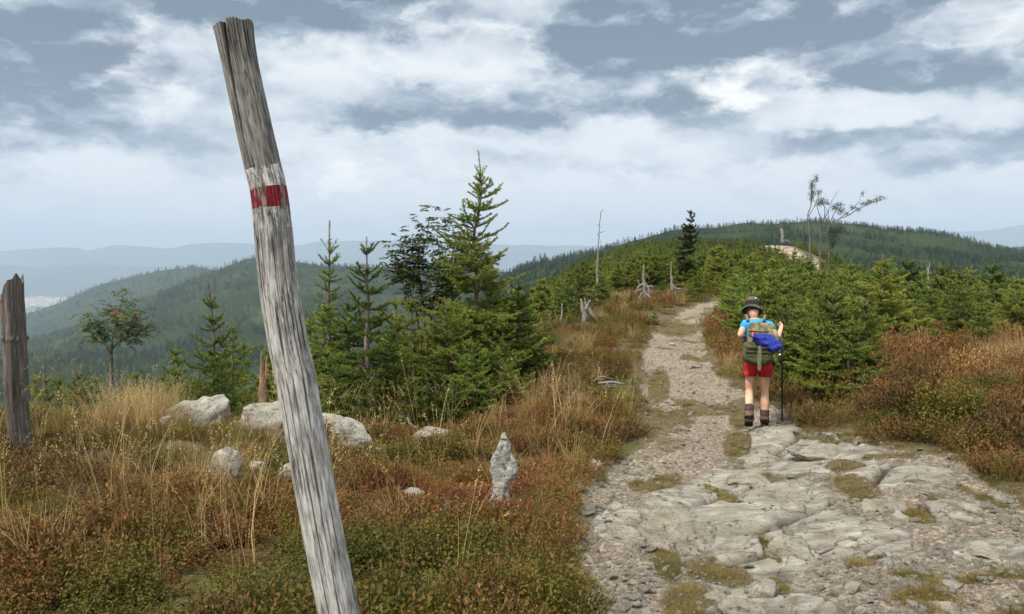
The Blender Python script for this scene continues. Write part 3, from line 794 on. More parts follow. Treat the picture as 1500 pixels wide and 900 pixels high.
def heather_clump(seed, mat, n_stem=64, r=.17, h=.145):
    """fine upright twigs set with tiny scale leaves"""
    rng = np.random.default_rng(seed); g = Geo()
    for _ in range(n_stem):
        a = rng.random() * 6.28; rr = r * math.sqrt(rng.random()); hh = h * (1 - .45 * (rr / r) ** 2) * rng.uniform(.55, 1.15)
        b = np.array([math.cos(a) * rr * .7, math.sin(a) * rr * .7, -.02]); tip = np.array([math.cos(a) * rr * 1.2, math.sin(a) * rr * 1.2, hh])
        per = 11; s = np.sort(rng.uniform(.3, 1, per)); c = b + (tip - b) * s[:, None]
        ax = (tip - b) / np.linalg.norm(tip - b); aa = rng.random(per) * 6.28
        d = np.stack([np.cos(aa), np.sin(aa), np.zeros(per)], 1) * 1.0 + ax
        v, q = leaves(rng, c, d, rng.normal(size=(per, 3)), .020 * rng.uniform(.6, 1.3, per), .0085)
        g.add(v, q, rnd=np.repeat(np.clip(.15 + .6 * s * rng.uniform(.6, 1.3) + rng.normal(0, .1, per), 0, 1), 4))
        sd = np.cross(ax, [rng.normal(), rng.normal(), .1]); sd /= np.linalg.norm(sd) + 1e-9; sd *= .0018
        g.add([b - sd, b + sd, tip + sd * .5, tip - sd * .5], [(0, 1, 2, 3)], rnd=.12)
    return g.mesh('sprig', [mat], smooth=False)

def blades(rng, g, n, r, h, w, lean=.5, hvar=.4, seed_head=0.0, stiff=1.0):
    a = rng.random(n) * 6.283; rr = r * np.sqrt(rng.random(n))
    b = np.stack([np.cos(a) * rr, np.sin(a) * rr, np.full(n, -.02)], 1)
    az = a + rng.normal(0, .9, n); ln = h * rng.uniform(1 - hvar, 1 + hvar * .6, n); le = lean * rng.uniform(.2, 1.3, n)
    hd = np.stack([np.cos(az), np.sin(az), np.zeros(n)], 1); sd = np.stack([-np.sin(az), np.cos(az), np.zeros(n)], 1)
    tw = rng.uniform(-1, 1, n)[:, None]; sd = sd * np.cos(tw) + hd * np.sin(tw) * .8
    s = np.array([0, .35, .7, 1.0]); wd = np.array([1, .85, .6, .12])
    c = b[:, None] + hd[:, None] * (ln * le)[:, None, None] * (s ** (1.6 * stiff))[None, :, None] + np.array([0, 0, 1.0]) * (ln[:, None] * (s[None] - .28 * le[:, None] * s[None] ** 2))[..., None]
    off = sd[:, None] * (wd * w * .5)[None, :, None] * rng.uniform(.7, 1.3, n)[:, None, None]
    v = np.stack([c - off, c + off], 2).reshape(n, 8, 3)
    base = np.arange(n)[:, None] * 8; q = np.concatenate([base + np.array([2 * k, 2 * k + 1, 2 * k + 3, 2 * k + 2]) for k in range(3)])
    rnd = rng.random(n)
    g.add(v.reshape(-1, 3), q, rnd=np.repeat(rnd, 8))
    if seed_head:
        tip = c[:, -1]; k = 12; m = n * k
        pos = np.repeat(tip, k, 0) - np.repeat((c[:, -1] - c[:, -2]) / (np.linalg.norm(c[:, -1] - c[:, -2], axis=1)[:, None] + 1e-9), k, 0) * (rng.random(m) * seed_head)[:, None] + rng.normal(0, .006, (m, 3))
        v, q = leaves(rng, pos, np.repeat(hd, k, 0) * .4 + np.array([0, 0, .8]) + rng.normal(0, .35, (m, 3)), rng.normal(size=(m, 3)), .016, .005)
        g.add(v, q, rnd=np.repeat(rng.uniform(.6, 1, m), 4))

def grass_clump(seed, mat, n=70, r=.09, h=.3, w=.004, lean=.6, seed_head=0.0, hvar=.4, stiff=1.0):
    rng = np.random.default_rng(seed); g = Geo(); blades(rng, g, n, r, h, w, lean, hvar, seed_head, stiff)
    return g.mesh('sprig', [mat], smooth=False)

M_BILB = foliage_mat('bilberry_leaves', [(0, (.030, .036, .009)), (.26, (.075, .080, .014)), (.45, (.135, .128, .024)), (.60, (.18, .125, .032)), (.78, (.185, .085, .030)), (1, (.15, .036, .022))], .3, .6, .15, .5, .7, True, -.06, gain=.80)
M_HEATH = foliage_mat('rust_heather_twigs', [(0, (.034, .027, .016)), (.3, (.080, .062, .026)), (.55, (.145, .088, .036)), (.8, (.215, .108, .042)), (1, (.27, .17, .075))], .15, .8, .1, .5, .6, True, -.0, gain=.98)
M_STRAW = foliage_mat('straw_grass', [(0, (.13, .085, .035)), (.4, (.27, .185, .08)), (.75, (.40, .30, .145)), (1, (.52, .42, .25))], .3, .6, .2, .6, .5, True, 0)
M_OLIVE = foliage_mat('olive_grass', [(0, (.06, .058, .016)), (.4, (.12, .11, .028)), (.7, (.19, .15, .048)), (1, (.28, .21, .09))], .35, .6, .2, .6, .5, True, 0)
M_STONE_BIT = None

PC_BILB = proto_set('bilberry', [berry_clump(100 + k, M_BILB) for k in range(5)])
PC_HEATH = proto_set('heather', [heather_clump(120 + k, M_HEATH) for k in range(5)])
PC_STRAW = proto_set('dry_grass', [grass_clump(140 + k, M_STRAW, 60, .09, .34, .0036, .55) for k in range(4)])
PC_OLIVE = proto_set('green_grass', [grass_clump(150 + k, M_OLIVE, 80, .09, .17, .0036, .75) for k in range(4)])
PC_STALK = proto_set('tall_stalks', [grass_clump(160 + k, M_STRAW, 5, .05, .75, .0032, .38, .12, .35, 1.2) for k in range(5)])
PC_TURF = proto_set('trail_turf', [grass_clump(170 + k, M_OLIVE, 90, .085, .055, .003, .9) for k in range(4)])
PC_PLUME = proto_set('plume_grass', [grass_clump(180 + k, M_STRAW, 26, .08, .8, .0034, .34, .16, .3, 1.2) for k in range(3)])

def scatter(name, label, pts, rz, scl, tint, coll, tilt=None):
    """one stuff object: points carrying instances of the prototypes in coll"""
    n = len(pts)
    if n == 0: return None
    me = bpy.data.meshes.new(name); me.vertices.add(n); me.vertices.foreach_set('co', np.ascontiguousarray(pts, dtype=np.float32).ravel())
    rot = np.zeros((n, 3)); rot[:, 2] = rz
    if tilt is not None: rot[:, :2] = tilt
    for k, v, typ in (('rot', rot, 'FLOAT_VECTOR'), ('scl', scl, 'FLOAT_VECTOR'), ('tint', tint, 'FLOAT')):
        a = me.attributes.new(k, typ, 'POINT'); v = np.asarray(v, dtype=np.float32)
        if typ == 'FLOAT': a.data.foreach_set('value', v)
        else: a.data.foreach_set('vector', np.ascontiguousarray(v if v.ndim == 2 else np.repeat(v[:, None], 3, 1)).ravel())
    a = me.attributes.new('pick', 'INT', 'POINT'); a.data.foreach_set('value', np.random.default_rng(n).integers(0, 1000, n).astype(np.int32))
    o = link(name, me); tag(o, label, None, None, 'stuff')
    ng = bpy.data.node_groups.new(name + '_spread', 'GeometryNodeTree')
    ng.interface.new_socket(name='Geometry', in_out='INPUT', socket_type='NodeSocketGeometry')
    ng.interface.new_socket(name='Geometry', in_out='OUTPUT', socket_type='NodeSocketGeometry')
    N, Lk = ng.nodes, ng.links
    gi, go = N.new('NodeGroupInput'), N.new('NodeGroupOutput')
    ip = N.new('GeometryNodeInstanceOnPoints'); ci = N.new('GeometryNodeCollectionInfo')
    ci.inputs['Collection'].default_value = coll; ci.inputs['Separate Children'].default_value = True; ci.inputs['Reset Children'].default_value = True
    def na(nm, typ):
        x = N.new('GeometryNodeInputNamedAttribute'); x.data_type = typ; x.inputs['Name'].default_value = nm; return x.outputs['Attribute']
    eu = N.new('FunctionNodeEulerToRotation'); Lk.new(na('rot', 'FLOAT_VECTOR'), eu.inputs[0])
    Lk.new(gi.outputs[0], ip.inputs['Points']); Lk.new(ci.outputs[0], ip.inputs['Instance']); ip.inputs['Pick Instance'].default_value = True
    Lk.new(na('pick', 'INT'), ip.inputs['Instance Index']); Lk.new(eu.outputs[0], ip.inputs['Rotation']); Lk.new(na('scl', 'FLOAT_VECTOR'), ip.inputs['Scale'])
    Lk.new(ip.outputs[0], go.inputs[0])
    md = o.modifiers.new('spread', 'NODES'); md.node_group = ng
    return o
# ------------------------------------------------------------------ stones
def mat_rock(name, dark, mid, lite, lichen):
    m, t = new_mat(name)
    v = t.coord(); r = t.n('ShaderNodeCombineXYZ'); o = t.orand()
    for k, f in enumerate((31.0, 17.0, 23.0)): t.put(r.inputs[k], t.math('MULTIPLY', o, f))
    v = t.vmath('ADD', v, r.outputs[0])
    sv = t.vmath('MULTIPLY', v, (1.2, 1.2, 3.0))
    c = t.ramp(t.noise(sv, 5, 8, .7, .5), [(.27, dark), (.48, mid), (.72, lite)])
    c = t.mix(t.math('MULTIPLY', t.smap(t.noise(v, 3.1, 6, .7), .5, .6), .6), c, lichen)
    c = t.mix(t.smap(t.noise(v, 30, 6, .75), .54, .64), c, t.mix(.75, c, (.05, .046, .04)))
    c = t.mix(t.math('MULTIPLY', t.smap(t.noise(t.vmath('MULTIPLY', v, (1, 1, 4.5)), 4.0, 7, .75, .9), .57, .62), .7), c, (.07, .062, .05))
    nm = t.bump(t.noise(v, 60, 4, .7), .6, .008, t.bump(t.noise(sv, 14, 9, .76), 1.0, .035))
    t.out(t.bsdf(c, .92, .15, nm))
    return m
M_ROCK = mat_rock('pale_lichened_gneiss', (.13, .12, .10), (.33, .315, .28), (.50, .485, .445), (.33, .345, .26))
M_SLAB = mat_rock('grey_trail_rock', (.13, .112, .085), (.27, .245, .20), (.42, .39, .335), (.26, .265, .19))
M_QUARTZ = mat_rock('chalky_quartz', (.17, .17, .155), (.36, .36, .335), (.56, .56, .53), (.27, .30, .22))
M_DULL = mat_rock('mossy_grey_stone', (.13, .13, .115), (.22, .22, .20), (.33, .33, .30), (.25, .27, .2))

def rock_mesh(seed, dims, mat, sub=4, cuts=12, rough=.075, taper=0.0):
    rng = np.random.default_rng(seed)
    bm = bmesh.new(); bmesh.ops.create_icosphere(bm, subdivisions=sub, radius=1.0)
    co = np.array([v.co[:] for v in bm.verts]); f = np.array([[v.index for v in p.verts] for p in bm.faces]); bm.free()
    for _ in range(cuts):
        n = rng.normal(size=3); n /= np.linalg.norm(n); c = rng.uniform(.48, .82)
        ex = np.maximum(co @ n - c, 0); co = co - ex[:, None] * n * .93
    s = seed * 3.7
    r = fbm(co[:, 0] * 1.3 + s, co[:, 1] * 1.3, co[:, 2] * 1.3, octv=3) * rough * 1.6 + fbm(co[:, 0] * 5 + s, co[:, 1] * 5, co[:, 2] * 9, octv=4) * rough * .5
    co = co * (1 + r)[:, None]
    co[:, :2] *= (1 - taper * np.clip(co[:, 2], -1, 1))[:, None]
    co = co / np.abs(co).max(0) * (np.array(dims) / 2)
    return mesh_np('stone', co, [f], [mat], smooth=sub > 3)

ROCK_FOOT = []
def put_rock(px, pyb, wpx, hpx, label, seed, mat=None, cat='boulder', name='boulder', group=None, depth=.8, embed=.42, rot=0.0, tilt=0.0, cuts=14, rough=.07, taper=0.0, sub=5, at=None):
    p = P(px, pyb, at) if at else hit(px, pyb); d = p[1]
    flat = name == 'trail_rock' and wpx > 30
    w, h = wpx * d / F, hpx * d / F * (.42 if flat else 1.05 if name == 'boulder' else 1)
    if flat: depth, embed, rough = depth * 1.25, max(embed, .64), rough
    dep = w * depth
    hh = h / (1 - embed)
    cy = d + dep * .35; cx = (px - 750) / F * cy
    z0 = p[2] if at else float(trail_z(cx, d)[0])
    o = link(name, rock_mesh(seed, (w, dep, hh), mat or M_ROCK, sub, cuts, rough, taper))
    o.location = (cx, cy, z0 + h - hh / 2); o.rotation_euler = (0, R(tilt), R(rot))
    ROCK_FOOT.append((cx, cy, max(w, dep) * .42))
    return tag(o, label, cat, group)

put_rock(288, 634, 124, 48, 'pale slanting boulder at the top left of the heath mound', 1, depth=.6, tilt=-31, cuts=16, at=8.1)
put_rock(384, 648, 106, 54, 'broad whitish boulder just left of the red-banded post', 2, depth=.7, tilt=8, at=7.8)
put_rock(500, 652, 108, 36, 'low pale boulder just right of the red-banded post, beneath the spruce', 3, depth=.6, tilt=16, at=7.9)
put_rock(323, 716, 58, 56, 'speckled white boulder with a dark shadowed foot in the brown heath', 5, depth=.9, cuts=12, taper=.15)
put_rock(290, 727, 18, 28, 'thin white splinter of rock leaning beside the speckled boulder', 6, depth=.7, tilt=-18)
put_rock(412, 702, 40, 17, 'small flat pale rock touching the left side of the post', 7)
put_rock(372, 692, 26, 13, 'small pale rock between the speckled boulder and the post', 8)
put_rock(238, 632, 24, 20, 'grey rock at the left foot of the slanting boulder', 9, M_SLAB)
put_rock(556, 672, 24, 18, 'small white stone below the low pale boulder', 10)
put_rock(630, 648, 66, 24, 'long pale rock half hidden in grass under the spruces', 11, depth=.5)
put_rock(607, 732, 36, 15, 'flat grey-white rock lying in rust coloured bilberry', 12)
put_rock(534, 762, 38, 15, 'small pale rock right of the post in the heath', 13, M_SLAB)
put_rock(579, 765, 12, 10, 'tiny white stone in the heath near the post', 14, sub=3)
put_rock(732, 870, 20, 28, 'cream coloured stone low in the heath beside the trail', 16, taper=.2)
put_rock(786, 880, 14, 10, 'white pebble-like stone at the heath edge of the trail', 17, sub=3)
put_rock(653, 782, 25, 48, 'dull grey upright stone leaning in the heath, lower than the white standing stone', 18, M_DULL, taper=.35, tilt=10, depth=.6, embed=.2)

# the white standing stone: three fused lobes
def standing_stone():
    p = hit(732, 756); d = p[1]; k = d / F
    rows = [(634, 737, 741), (638, 734, 745), (646, 731, 747), (655, 728, 748), (664, 725, 749), (668, 721, 752), (674, 718, 756), (684, 717, 759), (692, 718, 760), (698, 720, 756), (704, 721, 749), (714, 720, 748), (726, 718, 748), (738, 714, 747), (748, 710, 744), (762, 706, 742), (790, 704, 742)]
    ys, l, r = (np.array(c, float) for c in zip(*rows)); yq = np.linspace(634, 790, 110); L, Rr = np.interp(yq, ys, l), np.interp(yq, ys, r)
    n = 72; th = np.arange(n) / n * 6.283; V = []
    for j, y in enumerate(yq):
        c = P((L[j] + Rr[j]) / 2, y, d) - p; w = (Rr[j] - L[j]) / 2 * k; dp = .045 + .03 * (y - 634) / 156 if j > 4 else .012 * (j + 1)
        V.append(c + np.stack([w * np.sign(np.cos(th)) * np.abs(np.cos(th)) ** .75, -dp * np.sign(np.sin(th)) * np.abs(np.sin(th)) ** .75, 0 * th], 1))
    V = np.array(V); q = V.reshape(-1, 3)
    ridge = np.abs(vnoise(q[:, 0] * 16, q[:, 1] * 16, q[:, 2] * 7, 61)) * -.012 + .007 * fbm(q[:, 0] * 28, q[:, 1] * 28, q[:, 2] * 16, octv=4, seed=62) + .006 * vnoise(q[:, 0] * 8, q[:, 1] * 8, q[:, 2] * 8, 63)
    q = q + np.stack([np.tile(np.cos(th), 110) * ridge, -np.tile(np.sin(th), 110) * ridge * 1.5, .5 * ridge], 1)
    idx = np.arange(110 * n).reshape(110, n); f = np.stack([idx[:-1], idx[1:], np.roll(idx, -1, 1)[1:], np.roll(idx, -1, 1)[:-1]], -1).reshape(-1, 4)
    q = np.concatenate([q, [q[:n].mean(0) + [0, 0, .004]]]); cap = np.array([(110 * n, j, (j + 1) % n) for j in range(n)])
    o = link('standing_stone', mesh_np('standing_stone', q, [f, cap], [M_QUARTZ]), loc=p)
    tag(o, 'white upright standing stone with a rounded shoulder in the heath', 'stone'); ROCK_FOOT.append((p[0], p[1] - .05, .16))
standing_stone()

G_SL = 'bedrock slabs in the trail'
for k, (px, py, w, h, lab, kw) in enumerate([
    (1010, 800, 150, 92, 'largest grey-green domed rock in the middle of the trail', dict(depth=.95, tilt=7, rough=.06, embed=.62, cuts=11)),
    (1165, 815, 80, 34, 'long smooth slab right of the big domed rock', dict(depth=1.4, rough=.05, embed=.6)),
    (915, 788, 62, 40, 'angular grey rock left of the big domed rock', dict(depth=.8)),
    (1112, 672, 70, 24, 'flat pale slab below the hiker with a squared left edge', dict(depth=.6, embed=.5)),
    (1215, 664, 110, 26, 'layered slab reaching towards the dark heather bank', dict(depth=.7, embed=.55)),
    (1318, 742, 92, 36, 'rounded pale rock with moss at its foot, right half of the trail', dict(depth=.6, tilt=6)),
    (1374, 702, 96, 28, 'long low rock with a dark underside by the right verge', dict(depth=.5, tilt=5)),
    (1420, 744, 100, 18, 'flat slab sunk in turf by the right verge', dict(depth=.7, embed=.6)),
    (1110, 700, 110, 22, 'low tilted slab in front of the squared one', dict(depth=.6, embed=.6, rough=.06)),
    (1055, 866, 36, 22, 'small grey rock set in the turf strip of the trail', dict(depth=.9)),
    (893, 879, 24, 22, 'loose tan cobble on the gravel at the left of the trail', dict(depth=.9, embed=.15)),
    (1180, 745, 90, 20, 'smooth slab behind the long smooth one', dict(depth=.8, embed=.6, rough=.05)),
    (1250, 800, 100, 20, 'wide slab with a thin crack beside loose grit', dict(depth=.8, embed=.6, rough=.05)),
    (940, 688, 38, 20, 'pale block at the left verge of the trail', dict(depth=.8)),
    (875, 690, 28, 14, 'white rock in the grass of the left verge', dict(depth=.8)),
    (1130, 870, 60, 30, 'slab at the bottom of the trail beside the turf strip', dict(depth=1.0, embed=.5)),
    (1100, 898, 80, 26, 'low slab cut by the bottom of the picture', dict(depth=.8, embed=.5)),
    (1460, 800, 70, 16, 'low grey rock at the right end of the bare grit', dict(depth=.8)),
    (1262, 648, 14, 13, 'small dark stone under the heather bank', dict(depth=.9, embed=.2)),
    (985, 590, 22, 8, 'small pale stone on the narrow part of the trail', dict(depth=.9)),
    (1405, 890, 60, 22, 'grey rock by the tuft of moss at the lower right', dict(depth=.8)),
    (1300, 812, 20, 12, 'whitish cobble in the middle of the grit', dict(embed=.2)),
    (1345, 815, 20, 14, 'round brownish cobble on the grit', dict(embed=.15)),
    (1262, 866, 26, 16, 'rough brown cobble near the bottom of the trail', dict(embed=.2)),
    (1410, 850, 34, 18, 'darker rock with a shaded side among moss tufts', dict(embed=.3)),
    (905, 735, 40, 20, 'split grey slab on the left of the trail below the verge', dict(depth=1.0, embed=.5)),
    (860, 745, 30, 14, 'pale stone on the left edge of the trail', dict(depth=.9))]):
    put_rock(px, py, w, h, lab, 50 + k, M_SLAB, 'rock', 'trail_rock', G_SL, **kw)

# loose stones: eight shapes copied singly
def loose_stones():
    protos = [rock_mesh(200 + k, (1, .8 + .05 * k, .55 + .04 * (k % 4)), M_SLAB if k % 3 else M_ROCK, 3, 8, .10) for k in range(8)]
    rng = np.random.default_rng(5); n = 0
    while n < 290:
        d = math.exp(rng.uniform(math.log(3.3), math.log(13))); px = rng.uniform(780, 1560)
        x = (px - 750) / F * d
        if path_in(x, d) < .03: continue
        z = float(trail_z(x, d)[0])
        if rng.random() < .7 * float(path_masks(np.array([x]), np.array([d]), np.array([z]))[1][0] > .4): continue
        if rng.random() > .55 + .45 * (path_in(x, d) < .5): continue
        s = min(.16, .028 * math.exp(rng.normal(0, .55))) * (1 + .03 * d)
        if s * F / d < 5: continue
        o = link('loose_stone', protos[rng.integers(8)]); o.location = (x, d, z + s * .12); o.scale = (s, s, s); o.rotation_euler = (rng.normal(0, .25), rng.normal(0, .25), rng.random() * 6.28)
        tag(o, 'small loose grey stone lying on the gravel of the trail', 'stone', 'small loose stones on the trail'); n += 1
loose_stones()

def gravel():
    rng = np.random.default_rng(6); m = 26000
    d = np.exp(rng.uniform(math.log(3.0), math.log(17), m)); px = rng.uniform(760, 1700, m); x = (px - 750) / F * d
    k = path_in(x, d) > .0; x, d = x[k], d[k]; z = gz(x, d); tu, ro = path_masks(x, d, z)
    k = (rng.random(len(x)) < np.where(ro > .4, .10, 1) * (1 - .8 * tu)) ; x, d = x[k], d[k]; z = trail_z(x, d)
    s = .0125 * np.exp(rng.normal(0, .5, len(x))) * (1 + .06 * d)
    pc = proto_set('pebble', [rock_mesh(300 + j, (1, .8, .6), (M_SLAB, M_ROCK, M_QUARTZ, M_SLAB)[j], 2, 7, .08) for j in range(4)])
    scatter('gravel', 'pale grit and pebbles strewn along the trail', np.stack([x, d, z + s * .1], 1), rng.random(len(x)) * 6.28, s, rng.random(len(x)), pc, rng.normal(0, .4, (len(x), 2)))
gravel()

# ------------------------------------------------------------------ the waymark post
def mat_post(paint=None):
    m, t = new_mat('weathered_post' if paint is None else 'worn_paint')
    g = t.attr('grain', out='Vector')
    v = t.vmath('MULTIPLY', g, (1, 1, .12)); v2 = t.vmath('MULTIPLY', g, (1, 1, .34))
    n = t.noise(v, 135, 8, .68, .25); n2 = t.noise(v2, 34, 6, .6, .4); n3 = t.noise(t.vmath('MULTIPLY', g, (1, 1, .3)), 7, 5, .6)
    f = t.math('ADD', t.math('MULTIPLY', n, .62), t.math('MULTIPLY', n2, .38))
    sp = t.n('ShaderNodeSeparateXYZ'); t.put(sp.inputs[0], g)
    low = t.ramp(f, [(.35, (.06, .056, .05)), (.43, (.20, .193, .18)), (.50, (.32, .312, .295)), (.58, (.46, .452, .435)), (.70, (.60, .592, .575))])
    high = t.ramp(f, [(.35, (.035, .033, .030)), (.44, (.11, .104, .094)), (.54, (.205, .195, .178)), (.64, (.32, .31, .288)), (.78, (.43, .42, .395))])
    hm = t.smap(t.math('ADD', sp.outputs[2], t.math('MULTIPLY', t.math('SUBTRACT', n3, .5), .7)), 1.62, 1.86)
    c = t.mix(hm, low, high)
    c = t.mix(t.math('MULTIPLY', t.smap(n3, .5, .66), .45), c, (.17, .16, .15))
    ln = t.smap(t.math('ABSOLUTE', t.math('SUBTRACT', t.noise(t.vmath('MULTIPLY', g, (1, 1, .05)), 70, 3, .55, .4), .5)), .0, .016, 1.0, .0)
    ln = t.math('MULTIPLY', ln, t.smap(n3, .42, .56))
    c = t.mix(t.math('MULTIPLY', ln, .85), c, (.028, .025, .022))
    c = t.mix(t.attr('crack'), c, (.012, .010, .009))
    b = t.math('MULTIPLY_ADD', ln, -.7, f)
    if paint is not None:
        w = t.noise(t.vmath('MULTIPLY', g, (1, 1, .35)), 55, 6, .7, .2)
        w2 = t.noise(t.vmath('MULTIPLY', g, (1, 1, .12)), 70, 5, .65)
        keep = t.math('MULTIPLY', t.smap(w, *paint[1]), t.smap(w2, .34, .44))
        c = t.mix(keep, c, t.mix(t.math('MULTIPLY', n2, .5), paint[0], paint[2]))
    t.out(t.bsdf(c, .88, .18, t.bump(b, 1.0, .006)))
    return m

def waymark_post():
    d0 = 2.2
    cl = [(341, 36, 57), (347, 70, 53), (358, 123, 52), (373.5, 192, 53), (386, 247, 54), (393, 275, 53.5), (397, 302, 54), (406.5, 400, 54.5), (422, 500, 57), (435, 560, 58), (441.5, 600, 57.5), (459, 700, 58.5), (477, 800, 60.5), (496.5, 900, 61), (520, 1010, 63), (552, 1180, 65), (556, 1205, 65)]
    pts = np.array([P(x, y, d0) for x, y, w in cl])[::-1]; rad = np.array([w for *_, w in cl])[::-1] * .985 / 2 * d0 / F
    base = pts[0].copy(); pts = pts - base
    L = np.concatenate([[0], np.cumsum(np.linalg.norm(np.diff(pts, axis=0), axis=1))])
    m, n = 620, 260
    s = np.linspace(0, L[-1], m); c = pchip(L, pts, s); r = pchip(L, rad, s)
    t = np.gradient(c, axis=0); t /= np.linalg.norm(t, axis=1)[:, None]
    right = np.array([1.0, 0, 0]) - t * t[:, :1]; right /= np.linalg.norm(right, axis=1)[:, None]; fwd = np.cross(t, right)   # fwd points to +y or -y
    if fwd[0, 1] > 0: fwd = -fwd                                                                                           # towards the viewer
    th = np.arange(n) / n * 2 * math.pi
    T, Sg = np.meshgrid(th, s)
    R0 = r[:, None]
    cx, sx = np.cos(T), np.sin(T)
    gr = fbm(cx * 9, sx * 9, Sg * 5.0, octv=4, seed=80) * .0009 + fbm(cx * 24, sx * 24, Sg * 5.0, octv=3, seed=81) * .0006 + fbm(cx * 1.2, sx * 1.2, Sg * 2.2, octv=3, seed=82) * .0022
    fis = np.clip(vnoise(cx * 14, sx * 14, Sg * 5.0, 83) - .40, 0, 1)                                                    # short drying checks
    gr -= fis * .004
    top = s[-1]
    dep = np.clip((Sg - (top - .40)) / .36, 0, 1) ** .8                                                                  # the long split from the top
    lat = np.interp(top - Sg, [0, .165, .30, .42], [-.22, -.35, -.46, -.52])
    ang = np.arccos(lat) 
    dth = T - ang
    wdt = .060 + .075 * np.clip((Sg - (top - .2)) / .2, 0, 1)
    ck = np.exp(-(dth / wdt) ** 4) * dep
    rr = R0 + gr - ck * .030
    # top face a little uneven, the left half lower at the split
    V = c[:, None] + rr[..., None] * (cx[..., None] * right[:, None] + sx[..., None] * fwd[:, None])
    rim = np.clip((Sg - (top - .012)) / .012, 0, 1)
    V += t[:, None] * (rim * (.004 * vnoise(cx * 3, sx * 3, cx * 0, 84) - .004 * (T > ang) * (T < 4.6)))[..., None]
    rgt = V.reshape(-1, 3)
    grain = np.stack([rr * cx, rr * sx, Sg], -1).reshape(-1, 3)
    crk = np.clip(ck * 1.1 + np.clip(fis * 3, 0, .75), 0, 1).ravel()
    i = np.arange(m - 1)[:, None] * n; j = np.arange(n)[None]
    q = np.stack([i + j, i + (j + 1) % n, i + n + (j + 1) % n, i + n + j], -1)
    def s_at(py): return top - np.interp(py, [y for _, y, _ in cl], (top - L[::-1]))
    mid = .5 * (s[:-1] + s[1:])[:, None] + .0025 * vnoise(np.cos(th) * 3, np.sin(th) * 3, None, 85)[None]
    b0, b1, b2, b3 = s_at(334), s_at(304), s_at(275), s_at(246)
    zone = (mid > b0).astype(int) + (mid > b1) + (mid > b2) + (mid > b3)
    root = thing('waymark_post', 'tall leaning weathered grey post with a red and white trail mark', 'post', base)
    def part(name, mask, mat, cap=False):
        qq = q[mask]; used = np.unique(qq); mp = np.zeros(len(rgt), int); mp[used] = np.arange(len(used))
        vv = rgt[used]; ga = grain[used]; cr = crk[used]; polys = [mp[qq.reshape(-1, 4)]]
        if cap:                                                                                                            # end grain of the sawn top, in rings
            k0 = len(vv); rimv = rgt[-n:]; cen = rimv.mean(0); gv = grain[-n:]; prev = mp[(m - 1) * n + np.arange(n)]
            for f in (.75, .5, .25, .06):
                new = cen + (rimv - cen) * f + t[-1] * (.003 * (1 - f)); vv = np.concatenate([vv, new]); ga = np.concatenate([ga, np.stack([gv[:, 0] * f, gv[:, 1] * f, gv[:, 2] + 0 * f], 1)])
                cr = np.concatenate([cr, crk[-n:] * f]); ix = k0 + np.arange(n); jn = np.roll(np.arange(n), -1)
                polys.append(np.stack([prev, prev[jn], ix[jn], ix], 1)); prev = ix; k0 += n
        link(name, mesh_np(name, vv, polys, [mat], dict(grain=ga, crack=cr)), root)
    wood = mat_post()
    white, white2, red = mat_post(((.55, .55, .54), (.42, .60), (.42, .42, .41))), mat_post(((.55, .55, .54), (.46, .68), (.42, .42, .41))), mat_post(((.165, .012, .020), (.37, .52), (.11, .009, .014)))
    part('shaft', (zone == 0), wood); part('post_top', (zone == 4), wood, True)
    a, b, c_ = 'white_band', 'red_band', 'white_band'
    part(c_, zone == 1, white2); part(b, zone == 2, red); part(a, zone == 3, white)
waymark_post()

# ------------------------------------------------------------------ dead wood
def grain_geo(g, pts, rad, n=10, jag=0.0, rough=.25, seed=0):
    v, q, tr = tube(pts, rad, n, True, jag, rough, seed)
    m = len(pts); th = np.arange(n) / n * 6.283; s = np.concatenate([[0], np.cumsum(np.linalg.norm(np.diff(np.asarray(pts), axis=0), axis=1))])
    rr = float(np.mean(rad)); gr = np.stack([np.tile(np.cos(th) * rr, m), np.tile(np.sin(th) * rr, m), np.repeat(s, n)], 1); gr = np.concatenate([gr, [[0, 0, 0], [0, 0, s[-1]]]])
    g['v'].append(v); g['q'].append(q + g['n']); g['t'].append(tr + g['n']); g['g'].append(gr); g['n'] += len(v)
def grain_new(): return dict(v=[], q=[], t=[], g=[], n=0)
def grain_mesh(g, name, mat): return mesh_np(name, np.concatenate(g['v']), [np.concatenate(g['q']), np.concatenate(g['t'])], [mat], dict(grain=np.concatenate(g['g'])))

